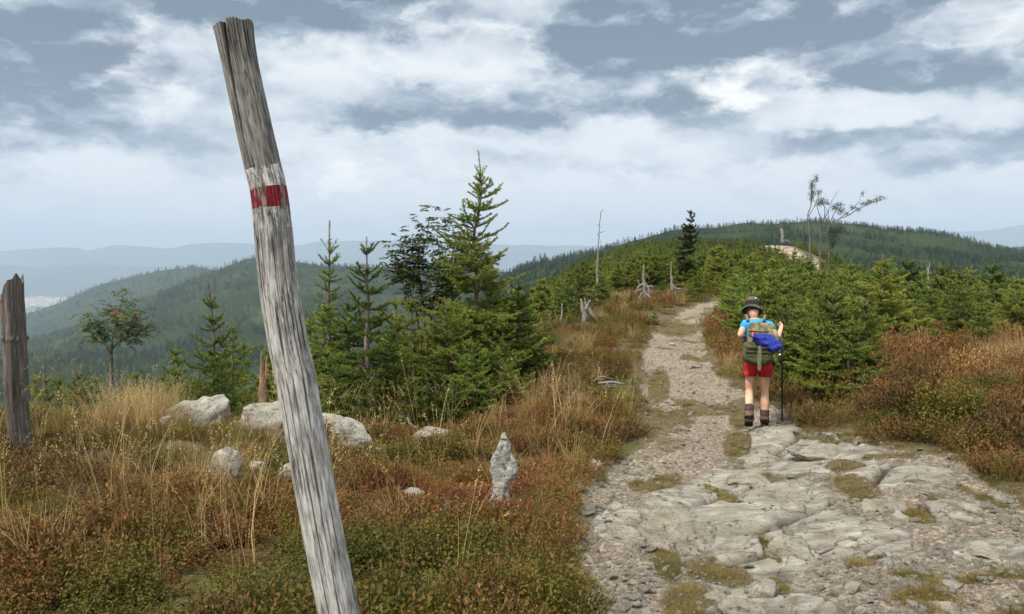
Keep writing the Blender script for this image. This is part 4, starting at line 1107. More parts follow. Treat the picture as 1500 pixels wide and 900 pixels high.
def left_snag():
    d = 6.6; n, m = 72, 150; k = d / F
    rows = [(31, 690, 15.5), (30, 660, 14.5), (24, 583, 15), (21, 496, 15), (18, 441, 15.3), (18, 400, 15)]
    pts = np.array([P(x, y, d) for x, y, w in rows]); rad = np.array([w for *_, w in rows]) * k
    base = pts[0].copy(); s = np.linspace(0, 1, m); c = pchip(np.linspace(0, 1, len(pts)) if False else (pts[:, 2] - base[2]) / (pts[-1, 2] - base[2]), pts - base, s); r = pchip((pts[:, 2] - base[2]) / (pts[-1, 2] - base[2]), rad, s)
    th = np.arange(n) / n * 6.283; T, Sg = np.meshgrid(th, s)
    lat = np.cos(th)
    tp = np.interp(lat, [-1, -.62, -.55, -.30, -.25, .15, .2, .6, .8, 1], [443, 441, 430, 428, 418, 414, 410, 404, 400, 416]) + 5 * vnoise(th * 5, th * 0, None, 90)
    tz = (np.array([P(18, y, d)[2] for y in tp]) - base[2]) / (pts[-1, 2] - base[2])
    Sg2 = Sg * tz[None]
    cc = np.stack([np.interp(Sg2, s, c[:, i]) for i in range(3)], -1); rr = np.interp(Sg2, s, r)
    H = pts[-1, 2] - base[2]
    z_ = Sg2 * H
    rr = rr * (1 + .16 * fbm(np.cos(T) * 4, np.sin(T) * 4, z_ * 1.1, octv=4, seed=91) + .07 * fbm(np.cos(T) * 11, np.sin(T) * 11, z_ * 2, octv=3, seed=92))
    knot = np.exp(-((z_ - (P(18, 496, d)[2] - base[2])) / .018) ** 2)
    rr += knot * .030 * np.clip(vnoise(np.cos(T) * 5, np.sin(T) * 5, T * 0, 93) + .15, 0, 1)
    V = cc + np.stack([np.cos(T) * rr, -np.sin(T) * rr, 0 * rr], -1)
    grain = np.stack([np.cos(T) * rr, np.sin(T) * rr, z_], -1)
    idx = np.arange(m * n).reshape(m, n); q = np.stack([idx[:-1], np.roll(idx, -1, 1)[:-1], np.roll(idx, -1, 1)[1:], idx[1:]], -1).reshape(-1, 4)[:, ::-1]
    ctr = np.concatenate([V.reshape(-1, 3), [V[-1].mean(0) - [0, 0, .08]]]); ga = np.concatenate([grain.reshape(-1, 3), [[0, 0, H]]])
    cap = np.array([(m * n, idx[-1, j], idx[-1, (j + 1) % n]) for j in range(n)])
    tag(link('dead_tree_trunk', mesh_np('dead_tree_trunk', ctr, [q, cap], [M_SNAG], dict(grain=ga)), loc=base), 'broken dark dead trunk with a jagged slanting top at the left edge', 'dead tree')
left_snag()

def dead_thing(name, label, cat, d, lines, mat, group=None, n=8):
    """lines: photo polylines [(px, py, radius px, depth offset)]"""
    g = grain_new(); k = d / F; base = None
    for j, ln in enumerate(lines):
        pts = np.array([P(p[0], p[1], d + (p[3] if len(p) > 3 else 0)) for p in ln]); rad = np.array([p[2] for p in ln]) * k
        if base is None: base = pts[0].copy()
        mm = max(6, len(pts) * 4); s = np.linspace(0, 1, len(pts)); q = smooth_line(pts, mm); q = q + np.random.default_rng(j).normal(0, .25 * k, q.shape)
        grain_geo(g, q - base, np.interp(np.linspace(0, 1, mm), s, rad), n, .0, .3, j + 5)
    return tag(link(name, grain_mesh(g, name, mat), loc=base), label, cat, group)

dead_thing('dead_tree_trunk', 'tall thin bare silver trunk with a hooked tip beyond the heath', 'dead tree', 26,
    [[(874.5, 450, 2.1), (874.8, 400, 1.9), (876, 370, 1.6), (878, 335, 1.1), (879.5, 318, .8), (881, 309, .6), (884, 306.5, .4)], [(879, 341, .5), (883, 340, .4), (886, 339, .3)], [(878.5, 331, .5), (875.5, 329, .3)], [(877, 356, .4), (881, 354, .3, .2)], [(876.5, 345, .4), (875, 342, .25)]], M_SILVER)
dead_thing('tree_stump', 'split pale stump with splayed legs left of the trail', 'stump', 19.5,
    [[(856, 485, 3.4), (856, 462, 3.6), (853, 450, 3.2), (851, 438, 1.2)], [(858, 455, 3), (861, 447, 2.6), (864, 440, 1)], [(860, 448, 2.5), (867, 460, 2.6), (878, 474, 1.8)], [(859, 452, 2.2), (857, 442, 1.4), (856, 437, .6)], [(861, 452, 1.6, .2), (862, 470, 1.4, .3)]], M_SILVER)
dead_thing('upturned_root', 'tangled upturned root plate with a grey spike left of the trail', 'stump', 27,
    [[(945, 437, 3), (944, 420, 2.6), (942.5, 405, 1.8), (943, 389, .7)], [(944, 415, 1.8), (936, 420, 1.6), (931, 432, .8)], [(943, 412, 1.7), (950, 423, 1.8), (956, 434, 1.2)], [(943, 400, .9), (949, 405, .7), (952, 411, .4)], [(940, 424, 1.4), (933, 427, 1.2), (929, 428, .5)], [(948, 421, 1.3), (955, 419, 1.0), (957, 430, .6)], [(950, 425, 1.5), (951, 436, 1)], [(938, 420, 1.0, -.3), (934, 409, .5, -.3)], [(946, 430, 1.5, -.4), (953, 437, 1.0, -.5)], [(941, 428, 1.6), (936, 438, 1.0)]], M_SILVER)
dead_thing('tree_stump', 'slender grey stump with a curved foot nearest the lone spruce', 'stump', 30,
    [[(985, 427, 2.2), (984, 412, 1.7), (983, 398, 1.1), (984, 384, .6)], [(984.5, 416, 1.8), (990, 423, 1.6), (998, 424, .9)], [(986, 420, 1.5), (993, 426, 1.0), (1003, 427, .5)], [(988, 418, .6), (1002, 415.5, .3)]], M_SILVER)
dead_thing('tree_stump', 'pale broken trunk standing on the bare crown of the next rise', 'stump', 128,
    [[(1146.5, 356, 2.4), (1146, 346, 2.3), (1145, 337, 2.2), (1144, 335, 1.0)], [(1146, 350, 1.0), (1152, 353, .8), (1160, 357, .5)], [(1144, 340, .8), (1142, 336, .4)]], M_SILVER)
dead_thing('tree_stump', 'forked pale stump among the young spruces on the right', 'stump', 24,
    [[(1360, 430, 1.8), (1359.5, 410, 1.8), (1360, 396, 1.5), (1362, 386, .6)], [(1360, 399, 1.2), (1357, 388, .6)]], M_SILVER)
dead_thing('tree_stump', 'old torn orange-brown stump behind the boulders', 'stump', 10.6,
    [[(388, 625, 8), (386, 585, 7.5), (385, 550, 6.5), (384, 528, 4), (383, 517, 1.5)], [(390, 560, 3), (391, 522, 1)]], mat_deadwood('torn_stump_wood', (.06, .045, .035), (.20, .13, .08), (.36, .25, .16)), n=10)
dead_thing('tree_stump', 'thin dead grey stick-like stump in the heath left of the trail', 'stump', 21, [[(822, 478, 1.6), (823, 460, 1.3), (823.5, 445, .7)]], M_SILVER)
dead_thing('tree_stump', 'old hollow grey stump in the heath beside the fallen sticks', 'stump', 11.0,
    [[(836, 600, 12), (835, 580, 11), (836, 563, 8)], [(843, 575, 4), (843, 556, 2.2), (841, 549, .8)], [(826, 580, 4), (823, 560, 1.5)], [(850, 582, 5), (862, 590, 4), (872, 600, 2)]], M_SNAG, n=12)
_b = 10.6
for ln, lab in (([(878, 598, 1.6), (884, 580, 1.5), (890, 560, 1)], 'bleached stick leaning upright beside the trail'),
                ([(882, 566, 1.2), (894, 578, 1.6), (905, 590, 1.8)], 'bleached stick crossing the leaning one'),
                ([(876, 562, 1.5), (893, 560, 2.2), (914, 563, 2.0)], 'thick bleached branch lying along the top of the brushwood'),
                ([(888, 567, 1.5), (912, 569, 1.5)], 'short brown branch under the thick bleached one'),
                ([(868, 588, 1.2), (880, 578, 1.2), (896, 560, .7)], 'thin curved twig at the back of the brushwood'),
                ([(866, 560, 1.0), (882, 552, .9), (900, 556, .6)], 'thin arching twig on top of the brushwood')):
    dead_thing('fallen_branch', lab, 'branch', _b, [ln], M_SILVER, 'brushwood heap beside the trail', 6); _b += .07
for ln, d, lab in (([(1456, 545, .9), (1475, 549, 1.0), (1490, 558, .8)], 9.6, 'bleached stick lying in the rust heather, farther one'), ([(1448, 552, 1.0), (1460, 564, 1.1), (1474, 574, .8)], 9.1, 'bleached stick lying in the rust heather, nearer one'),
                   ([(1352, 615, 1), (1362, 632, 1.2), (1372, 643, .8)], 8.0, 'thin pale stick leaning on the heather bank above the trail'), ([(1370, 640, 1), (1392, 651, .9), (1402, 657, .5)], 7.8, 'thin pale twig lying at the foot of the heather bank'),
                   ([(596, 612, 1.4), (604, 624, 2.2), (613, 628, 1.6)], 9.2, 'short forked driftwood-like branch by the long pale rock'), ([(1200, 812, 1.6), (1212, 807, 1.9), (1222, 803, 1.0)], 4.25, 'short dark stick lying on the trail')):
    dead_thing('fallen_branch', lab, 'branch', d, [ln], M_SILVER if 'dark' not in lab else M_SNAG, None, 6)

# ------------------------------------------------------------------ trees that stand out
G_RIGHT, G_LEFT, G_MID = 'young spruces right of the trail', 'young spruces on the left slope', 'spruces of the near left clump'
def tree_at(kind, meshes, h, px, toppy, d, label, cat='spruce', group=None, rz=0.0, sxy=1.0):
    b = at_depth(px, d); tz = P(px, toppy, d)[2]
    s = (tz - b[2]) / h
    return place_tree(kind, meshes, b - np.array([0, 0, .03]), label, cat, group, rz, (s * sxy, s * sxy, s))

HERO = spruce_meshes('hero', 11, h=3.7, lmax=1.16, whorls=21, trunk=1.4, t0=.05, shape=.72, open_top=.40, leader=.115, dens=420, twig=.46)
SAPL = spruce_meshes('sapling', 12, h=2.3, lmax=.62, whorls=11, t0=.10, shape=.75, open_top=.55, leader=.16, dens=420)
DENSE = [spruce_meshes('dense', 20 + k, h=2.0, lmax=.92, whorls=14, t0=.05, shape=.62 + .08 * k, open_top=.22 + .08 * k, leader=.12, sparse=.20) for k in range(4)]
BARE = spruce_meshes('bare', 16, h=2.6, lmax=.45, whorls=13, t0=.30, shape=.7, open_top=.35, leader=.17, dens=300, sparse=.2)
OPEN = spruce_meshes('open', 17, h=3.0, lmax=1.05, whorls=11, t0=.22, shape=.65, open_top=.5, leader=.10, trunk=2.2)

tree_at('spruce', HERO, 3.7, 696, 218, 12.0, 'tallest spruce of the near clump with a long bare leading shoot', rz=.4)
tree_at('spruce', OPEN, 3.0, 546, 344, 10.2, 'spruce with a thick brown trunk and bottlebrush tip right of the post', rz=2.0)
tree_at('spruce', BARE, 2.6, 492, 321, 11.5, 'sparse spruce with a thin needleless tip just right of the post', rz=1.0)
tree_at('spruce', SAPL, 2.3, 304, 410, 11.6, 'slim sapling with wide side arms left of the post', rz=.15)
tree_at('spruce', BARE, 2.6, 337, 452, 12.4, 'thin pale sapling immediately right of the slim one', rz=3.0)
MIDS = [(505, 430, 11.8), (575, 430, 12.2), (675, 450, 11.6), (775, 450, 13.5), (540, 535, 9.6), (665, 550, 9.8), (720, 540, 10.4), (455, 455, 11.6), (725, 400, 12.8), (800, 462, 15.5), (470, 432, 11.2), (610, 425, 11.6), (652, 432, 11.0), (760, 408, 12.6), (730, 455, 11.2), (582, 475, 10.6), (692, 490, 10.2), (790, 480, 13.2), (440, 470, 12.2), (640, 510, 10.0), (560, 500, 12.8), (820, 500, 13.6), (660, 395, 13.5), (715, 372, 13.0), (600, 545, 9.7), (745, 520, 10.6), (480, 505, 10.4)]
for k, (px, tp, d) in enumerate(MIDS):
    tree_at('spruce', DENSE[k % 4], 2.0, px, tp, d, 'bushy green spruce in the clump right of the post', 'spruce', G_MID, k * 1.7, 1.15)
LEFTS = [(322, 522, 10.8), (262, 500, 13.5), (230, 540, 12.6), (105, 537, 13.2), (60, 545, 16), (95, 565, 11.2), (180, 560, 15), (215, 548, 18), (20, 560, 14), (150, 575, 12.2), (350, 490, 13.5), (400, 480, 14), (420, 500, 12), (285, 545, 12), (360, 545, 11.3), (-40, 540, 15), (-90, 560, 13), (140, 545, 19), (40, 540, 21), (320, 480, 17), (250, 530, 20), (190, 535, 24), (90, 540, 26)]
for k, (px, tp, d) in enumerate(LEFTS):
    tree_at('spruce', DENSE[(k + 1) % 4], 2.0, px, tp, d, 'young spruce on the slope falling away left of the mound', 'spruce', G_LEFT, k * 2.3, .95)

# lone wind-shorn spruce on the ridge
LONE = spruce_meshes('lone', 44, h=4.0, lmax=.80, whorls=12, t0=.28, shape=.45, open_top=.1, leader=.05, dens=260, nl=.06, nw=.018, needle_mat=M_NEEDLE_DARK, sparse=.28, lean=(.03, 0), asym=-.22, twig=.55)
tree_at('spruce', LONE, 4.0, 1005, 307, 38, 'lone dark wind-shorn spruce on a bare trunk beyond the trail', 'spruce', None, .6)

# rowans
def rowan(name, label, d, px0, py0, lines, leaf, seed, **kw):
    b = P(px0, py0, d); b[2] = min(b[2], at_depth(px0, d)[2]); k = d / F
    st = []
    for ln, r0, r1, ends in lines:
        pts = np.array([P(p[0], p[1], d + (p[2] if len(p) > 2 else 0)) for p in ln]) - b
        st.append((pts, r0 * k, r1 * k, ends))
    bark, cr = rowan_meshes(seed, st, leaf, **kw)
    o = thing(name, label, 'rowan', b)
    link('trunk', bark.mesh('rowan_trunk', [M_BARK]), o); link('crown', cr.mesh('rowan_crown', [leaf], smooth=False), o)
    return o, b, k
def berries(o, b, k, d, spots):
    rng = np.random.default_rng(3)
    for px, py in spots:
        c = P(px, py, d - .12) - b; g = Geo()
        bm = bmesh.new(); bmesh.ops.create_icosphere(bm, subdivisions=1, radius=.009); co = np.array([v.co[:] for v in bm.verts]); f = np.array([[v.index for v in p.verts] for p in bm.faces]); bm.free()
        for _ in range(18): g.add(co + c + rng.normal(0, 1, 3) * np.array([.026, .026, .018]), tris=f)
        link('berry_cluster', g.mesh('berry_cluster', [M_BERRY]), o)
o, b, k = rowan('rowan_tree', 'small rowan with orange berry clusters between the dead trunk and the post', 11.5, 163, 575,
    [([(163, 575), (163, 540), (163, 519)], 3.0, 2.2, None), ([(163, 520), (153, 503), (146, 490), (140, 470)], 1.8, .6, (.55, 4)), ([(163, 520), (165, 495), (172, 475, .1), (176, 450, .1), (181, 432, .1)], 1.8, .5, (.40, 6)),
     ([(164, 512), (178, 497), (192, 482, -.1), (200, 470, -.1)], 1.5, .5, (.45, 5)), ([(178, 497), (200, 490), (221, 474)], 1.1, .4, (.5, 4)), ([(168, 490), (180, 478, -.2), (190, 462, -.2), (200, 445, -.2)], 1.0, .4, (.4, 5)), ([(153, 503), (140, 500), (134, 486)], .9, .4, (.7, 2)), ([(172, 475), (165, 462), (164, 450)], .9, .4, (.5, 3)), ([(146, 490), (134, 475), (130, 462)], .9, .4, (.5, 3))], M_ROWAN_LEAF, 71, n_leaf=11, spread=.075, leaflet=(.05, .02))
berries(o, b, k, 11.5, [(167, 460), (202, 461)])
rowan('rowan_tree', 'dark leafy rowan with several thin stems left of the tallest spruce', 13.0, 625, 560,
    [([(622, 560), (612, 470), (600, 420), (596, 390), (585, 360)], 2.0, .5, (.6, 5)), ([(628, 560), (622, 470), (617, 420), (612, 385), (625, 350), (628, 322)], 2.2, .5, (.5, 7)), ([(634, 560), (632, 470), (640, 420), (645, 385), (640, 345)], 2.0, .5, (.5, 6)), ([(640, 560), (645, 470), (655, 415), (662, 380), (668, 350)], 1.8, .5, (.5, 6)), ([(645, 470), (672, 420), (678, 385, .2), (662, 330, .2)], 1.4, .4, (.55, 5)), ([(600, 420), (586, 400), (580, 384)], 1.0, .4, (.4, 4)), ([(617, 420), (604, 370), (605, 345)], 1.0, .4, (.4, 5)), ([(632, 440), (655, 400, -.3), (650, 360, -.3)], 1.0, .4, (.4, 5))], M_DARKLEAF, 72, n_leaf=20, spread=.11, leaflet=(.075, .03))
rowan('rowan_sapling', 'small leafy rowan sapling at the foot of the spruces on the right bank', 8.9, 1262, 610,
    [([(1262, 615), (1262, 585), (1264, 560), (1266, 548)], 1.2, .4, (.35, 4)), ([(1262, 590), (1272, 575), (1276, 565)], .8, .3, (.4, 3)), ([(1262, 585), (1252, 572), (1250, 562)], .8, .3, (.4, 3))], M_ROWAN_LEAF, 73, n_leaf=4, spread=.04, leaflet=(.04, .016))

# wind-bent trees on the far rise
def bent_tree(label, d, trunk, branches, tufts, seed):
    rng = np.random.default_rng(seed); k = d / F; b = P(trunk[0][0], trunk[0][1], d)
    g, cr = grain_new(), Geo()
    for ln in [trunk] + branches:
        pts = np.array([P(p[0], p[1], d) for p in ln]); pts[:, 1] += np.linspace(0, 1, len(pts)) ** 2 * rng.normal(0, .25)
        mm = len(pts) * 5; q = smooth_line(pts, mm); q = q + np.stack([fbm(np.arange(mm) * .45, np.zeros(mm) + px0, octv=2, seed=seed) * 1.3 * k for px0 in (ln[0][0], ln[-1][0] + 5, ln[-1][1])], 1) * np.linspace(0, 1, mm)[:, None] ** .5; grain_geo(g, q - b, np.interp(np.linspace(0, 1, mm), np.linspace(0, 1, len(pts)), [p[2] * .72 for p in ln]) * k + rng.normal(0, .05 * k, mm), 7, 0, .2, seed)
    for px, py, rx, ry in tufts:
        m = int(8 * rx * ry); c = P(px, py, d) - b
        e = rng.normal(0, .62, size=(m, 3))
        pos = c + e * np.array([rx * k, .6 * rx * k, ry * k])
        v, q = leaves(rng, pos, rng.normal(size=(m, 3)) + np.array([.8, 0, .3]), rng.normal(size=(m, 3)), 2.3 * k, .75 * k)
        cr.add(v, q, rnd=np.repeat(np.clip(rng.normal(.4, .2, m), 0, 1), 4))
    o = thing('windswept_tree', label, 'tree', b)
    link('trunk', grain_mesh(g, 'windswept_trunk', M_SNAG_GREY), o); link('crown', cr.mesh('windswept_crown', [M_NEEDLE_DARK], smooth=False), o)
M_SNAG_GREY = mat_deadwood('grey_wind_bleached_bark', (.05, .045, .04), (.14, .125, .11), (.26, .24, .22))
bent_tree('left tree of the wind-bent trio, crooked with tufts to its very tip', 46, [(1188, 400, 2.0), (1187, 370, 1.8), (1186, 345, 1.5), (1183, 318, 1.3), (1189, 297, 1.1), (1189, 275, .8), (1195, 261, .5)], [[(1184, 318, .9), (1193, 302, .7), (1199, 284, .4)], [(1187, 343, .8), (1178, 339, .5), (1168, 333, .3)]], [(1196, 262, 3, 5), (1189, 271, 4, 6), (1190, 284, 4, 7), (1199, 283, 4, 4), (1188, 292, 3, 4)], 1)
bent_tree('middle tree of the wind-bent trio, forked and thinly tufted', 47, [(1202, 400, 2.0), (1201, 372, 1.7), (1201.5, 350, 1.5), (1203.5, 328, 1.3), (1199, 310, 1.0), (1197, 301, .6)], [[(1203.5, 328, 1.1), (1209, 312, .8), (1205, 295, .5)], [(1204, 326, .8), (1213, 310, .6), (1209, 300, .3)]], [(1204, 295, 6, 5), (1198, 298, 4, 4), (1211, 298, 3, 3)], 2)
bent_tree('right tree of the wind-bent trio, its crown streaming sideways', 48, [(1214, 400, 2.2), (1214.5, 372, 1.9), (1214.5, 350, 1.6), (1216, 330, 1.4), (1222, 316, 1.1), (1228, 306, .7), (1232, 301, .4)], [[(1216, 330, 1.1), (1231, 320, 1.0), (1245, 313, .9), (1262, 303, .7), (1292, 291, .35)], [(1215.5, 328, .8), (1213, 312, .7), (1220, 290, .5), (1225, 281, .3)], [(1232, 319, .7), (1246, 308, .6), (1257, 300, .5), (1263, 284, .3)]],
    [(1222, 305, 5, 5), (1231, 308, 5, 6), (1229, 300, 4, 3), (1240, 314, 4, 2), (1248, 304, 4, 3), (1257, 307, 3, 3), (1263, 284, 2, 3), (1266, 299, 6, 3), (1275, 296, 6, 3), (1284, 293, 5, 2.5), (1290, 290, 4, 2), (1220, 340, 7, 9), (1230, 337, 5, 6), (1219, 358, 4, 7)], 3)

# ------------------------------------------------------------------ the young wood: nearest spruces singly, the rest as one mass
YOUNG = [spruce_meshes('young', 30 + k, h=1.6, lmax=.92, whorls=11, t0=.02, shape=.66 + .1 * (k % 3), open_top=.35, leader=.13, sparse=.1, dens=300, nl=.032, nw=.010) for k in range(5)]
FARY = [spruce_meshes('small', 60 + k, h=1.6, lmax=.74, whorls=8, t0=.02, shape=.8, open_top=.2, leader=.10, dens=170, nl=.062, nw=.021, twig=.46) for k in range(4)]
def near_wood():
    rng = np.random.default_rng(12); got = []
    for _ in range(20000):
        if len(got) >= 168: break
        d = math.exp(rng.uniform(math.log(9.2), math.log(34))); px = rng.uniform(1045, 1760)
        lim = np.interp(px, [1045, 1070, 1140, 1155, 1255, 1275, 1330, 1500, 1760], [24, 17, 13.5, 9.9, 9.6, 13.0, 14.0, 14.5, 12])
        if d < lim: continue
        x = (px - 750) / F * d
        if d < 21 and px > 1270 and float(fbm(x / 2.2, d / 2.2, octv=2, seed=55)) > .22: continue
        if path_in(x, d) > -.55 or any((x - a) ** 2 + (d - b) ** 2 < (.50 + .020 * d) ** 2 for a, b, _ in got): continue
        top = rng.normal(-.36, .17) if rng.random() > .12 else rng.uniform(-.15, .22)
        if d < 13: top -= .22
        z = float(gz(x, d)); h = max(.7, top - z)
        got.append((x, d, h))
    for x, d, h in [(*at_depth(1228, 10.0)[:2], 1.25), (*at_depth(1180, 10.6)[:2], 1.15), (*at_depth(1412, 12.6)[:2], 1.0), (*at_depth(1350, 13.3)[:2], .8), (*at_depth(1166, 10.4)[:2], 1.1), (*at_depth(1204, 9.6)[:2], .95), (*at_depth(1246, 9.35)[:2], 1.0), (*at_depth(1268, 10.2)[:2], 1.1), (*at_depth(1150, 11.2)[:2], 1.15), (*at_depth(1330, 11.8)[:2], .55), (*at_depth(1440, 11.6)[:2], .75)] + got:
        k = rng.integers(5); s = h / 1.6; w = s * rng.uniform(.95, 1.2)
        z = float(gz(x, d)); one = d > 22
        place_tree('young_spruce', YOUNG[k], (x, d, z - .03), 'young green spruce in the thicket right of the trail', 'spruce', G_RIGHT, rng.random() * 6.28, (w, w, s))
    # left of the trail, on and below the ridge
    lst = [(880, 400, 24), (905, 482, 15.5), (960, 452, 19), (895, 470, 17.5), (1008, 408, 31), (1022, 402, 29), (835, 455, 22), (800, 452, 24), (780, 470, 20), (850, 450, 26), (1035, 400, 33), (925, 425, 27), (970, 412, 32), (905, 430, 25), (840, 470, 18)]
    for k, (px, tp, d) in enumerate(lst):
        tree_at('young_spruce', YOUNG[k % 5], 1.6, px, tp, d, 'young spruce on the ridge left of where the trail narrows', 'spruce', 'young spruces left of the narrowing trail', k * 1.3, 1.1)
    for k in range(46):
        d = rng.uniform(24, 60); px = rng.uniform(690, 890)
        x = (px - 750) / F * d
        if path_in(x, d) > -1: continue
        s = rng.uniform(.9, 1.9) / 1.6
        place_tree('young_spruce', YOUNG[k % 5], (x, d, float(gz(x, d)) - .03), 'young spruce on the flank dropping left of the ridge', 'spruce', 'young spruces on the ridge flank', k * 1.9, s)
near_wood()

def far_tree(seed, h=7.0, r=1.5, n=230, broad=False):
    rng = np.random.default_rng(seed); g = Geo()
    t = rng.random(n) ** .8; a = rng.random(n) * 6.283
    rr = (r * np.sqrt(np.clip(1 - (t * 2 - 1) ** 2, 0, 1)) if broad else r * (1 - t) ** .9) * np.sqrt(rng.random(n)) * (1 + .25 * np.sin(t * 34))
    p = np.stack([np.cos(a) * rr, np.sin(a) * rr, .2 * h + t * .78 * h if broad else .03 * h + t * .95 * h], 1)
    d = np.stack([np.cos(a), np.sin(a), rng.normal(-.15, .3, n)], 1)
    v, q = leaves(rng, p, d, np.stack([rng.normal(0, .5, n), rng.normal(0, .5, n), np.ones(n)], 1), .10 * h * (1.15 - .6 * t), .055 * h * (1.15 - .5 * t))
    g.add(v, q, rnd=np.repeat(np.clip(.25 + .5 * rng.random(n), 0, 1), 4))
    v, q, tr = tube([(0, 0, -.3), (0, 0, h * .5), (0, 0, h)], [.02 * h, .012 * h, .004 * h], 4); g.add(v, q, tr, rnd=0)
    return g.mesh('sprig', [M_FARI], smooth=False)
M_FARI = foliage_mat('wood_seen_from_afar', [(0, (.015, .03, .012)), (.4, (.028, .048, .016)), (.7, (.048, .072, .022)), (1, (.085, .105, .032))], .15, .8, .05, .35, .65, True, vary=.25)
def join_pair(bark, crown, mat):
    me = bpy.data.meshes.new('sprig'); g = Geo()
    for m_, tone in ((bark, 0.02), (crown, None)):
        n = len(m_.vertices); co = np.empty(n * 3, np.float32); m_.vertices.foreach_get('co', co); rn = np.zeros(n, np.float32)
        if tone is None: m_.attributes['rnd'].data.foreach_get('value', rn)
        fq = [p.vertices[:] for p in m_.polygons]; q4 = [f for f in fq if len(f) == 4]; t3 = [f for f in fq if len(f) == 3]
        g.add(co.reshape(-1, 3), np.array(q4) if q4 else None, np.array(t3) if t3 else None, rnd=rn if tone is None else tone)
    return g.mesh('sprig', [mat], smooth=False)
M_NEEDLEI = foliage_mat('young_wood_needles', [(0, (.024, .046, .009)), (.35, (.065, .100, .015)), (.6, (.125, .160, .024)), (1, (.21, .23, .038))], .2, .55, .25, .7, .35, True, -.05, vary=.25, gain=1.15)
def woods():
    rng = np.random.default_rng(14)
    pc = proto_set('small_spruce', [join_pair(a, b, M_NEEDLEI) for a, b in FARY])
    m = 16000; d = np.exp(rng.uniform(math.log(16), math.log(250), m)); u = rng.uniform(560, 2050, m); x = (u - 750) / F * d
    keep = path_in(x, d) < -1
    keep &= ((u > 1040) & (d > 33)) | ((u <= 1040) & (d > np.interp(u, [560, 780, 860, 1000, 1040], [14, 24, 34, 38, 36])))
    z = gz(x, d); px, py = project(x, d, z)
    keep &= ~((px_ellipses([(1152, 368, 40, 10, 20), (1192, 388, 18, 8, 20)], px, py) > .25) & (d > 60))
    keep &= rng.random(m) < np.clip(.75 + 1.0 * fbm(x / 7, d / 7, octv=3, seed=15), .15, 1)
    x, d, z = x[keep], d[keep], z[keep]
    s = rng.uniform(.55, 1.2, len(x)) * np.clip(1 + .25 * fbm(x / 15, d / 15, octv=2, seed=16), .5, 1.6)
    scatter('young_spruce_wood', 'dense mass of young green spruces covering the ridge beyond the trail', np.stack([x, d, z - .05], 1), rng.random(len(x)) * 6.28, np.stack([s * 1.1, s * 1.1, s], 1), np.clip(.62 + .45 * fbm(x / 12, d / 12, octv=3, seed=17) + rng.normal(0, .12, len(x)), 0, 1), pc)
    pc2 = proto_set('far_tree', [far_tree(400 + k, 7.0, 1.35 + .2 * k, 260) for k in range(3)] + [far_tree(410, 5.5, 2.2, 240, True)])
    def mass(name, lab, m, u0, u1, d0, d1, sc, seed, tone):
        r2 = np.random.default_rng(seed); d = np.exp(r2.uniform(math.log(d0), math.log(d1), m)); u = r2.uniform(u0, u1, m); x = (u - 750) / F * d
        cl = fbm(x / 60, d / 60, octv=4, seed=seed)
        if u1 < 1000: ok = (d > np.interp(u, [500, 640, 800], [130, 420, 900])); x, d, u, cl = x[ok], d[ok], u[ok], cl[ok]
        k = r2.random(len(x)) < np.clip(.85 + 1.5 * cl, .07, 1); x, d, cl = x[k], d[k], cl[k]
        s = sc * r2.uniform(.6, 1.25, len(x)) * np.clip(1 + .35 * cl, .5, 1.5) * np.clip(d / 900, .5, 1)
        scatter(name, lab, np.stack([x, d, gz(x, d) - .2], 1), r2.random(len(x)) * 6.28, s, np.clip(tone + .75 * fbm(x / 130, d / 130, octv=4, seed=seed + 1) + r2.normal(0, .13, len(x)), 0, 1), pc2)
    mass('spruce_wood', 'dark spruce wood clothing the hill at the end of the ridge', 28000, 690, 2080, 250, 1450, .78, 18, .32)
    mass('spruce_wood', 'bluish wood covering the valley side and hill on the left', 36000, -300, 800, 130, 2500, 1.25, 19, .45)
    mass('spruce_wood', 'hazy wood on the farther ridges above the plain', 5000, -200, 700, 2600, 4200, 2.2, 20, .4)
    mass('spruce_wood', 'hazy wood on the ridge behind the right of the dark hill', 1500, 1250, 2080, 2500, 3900, 2.0, 22, .35)
woods()

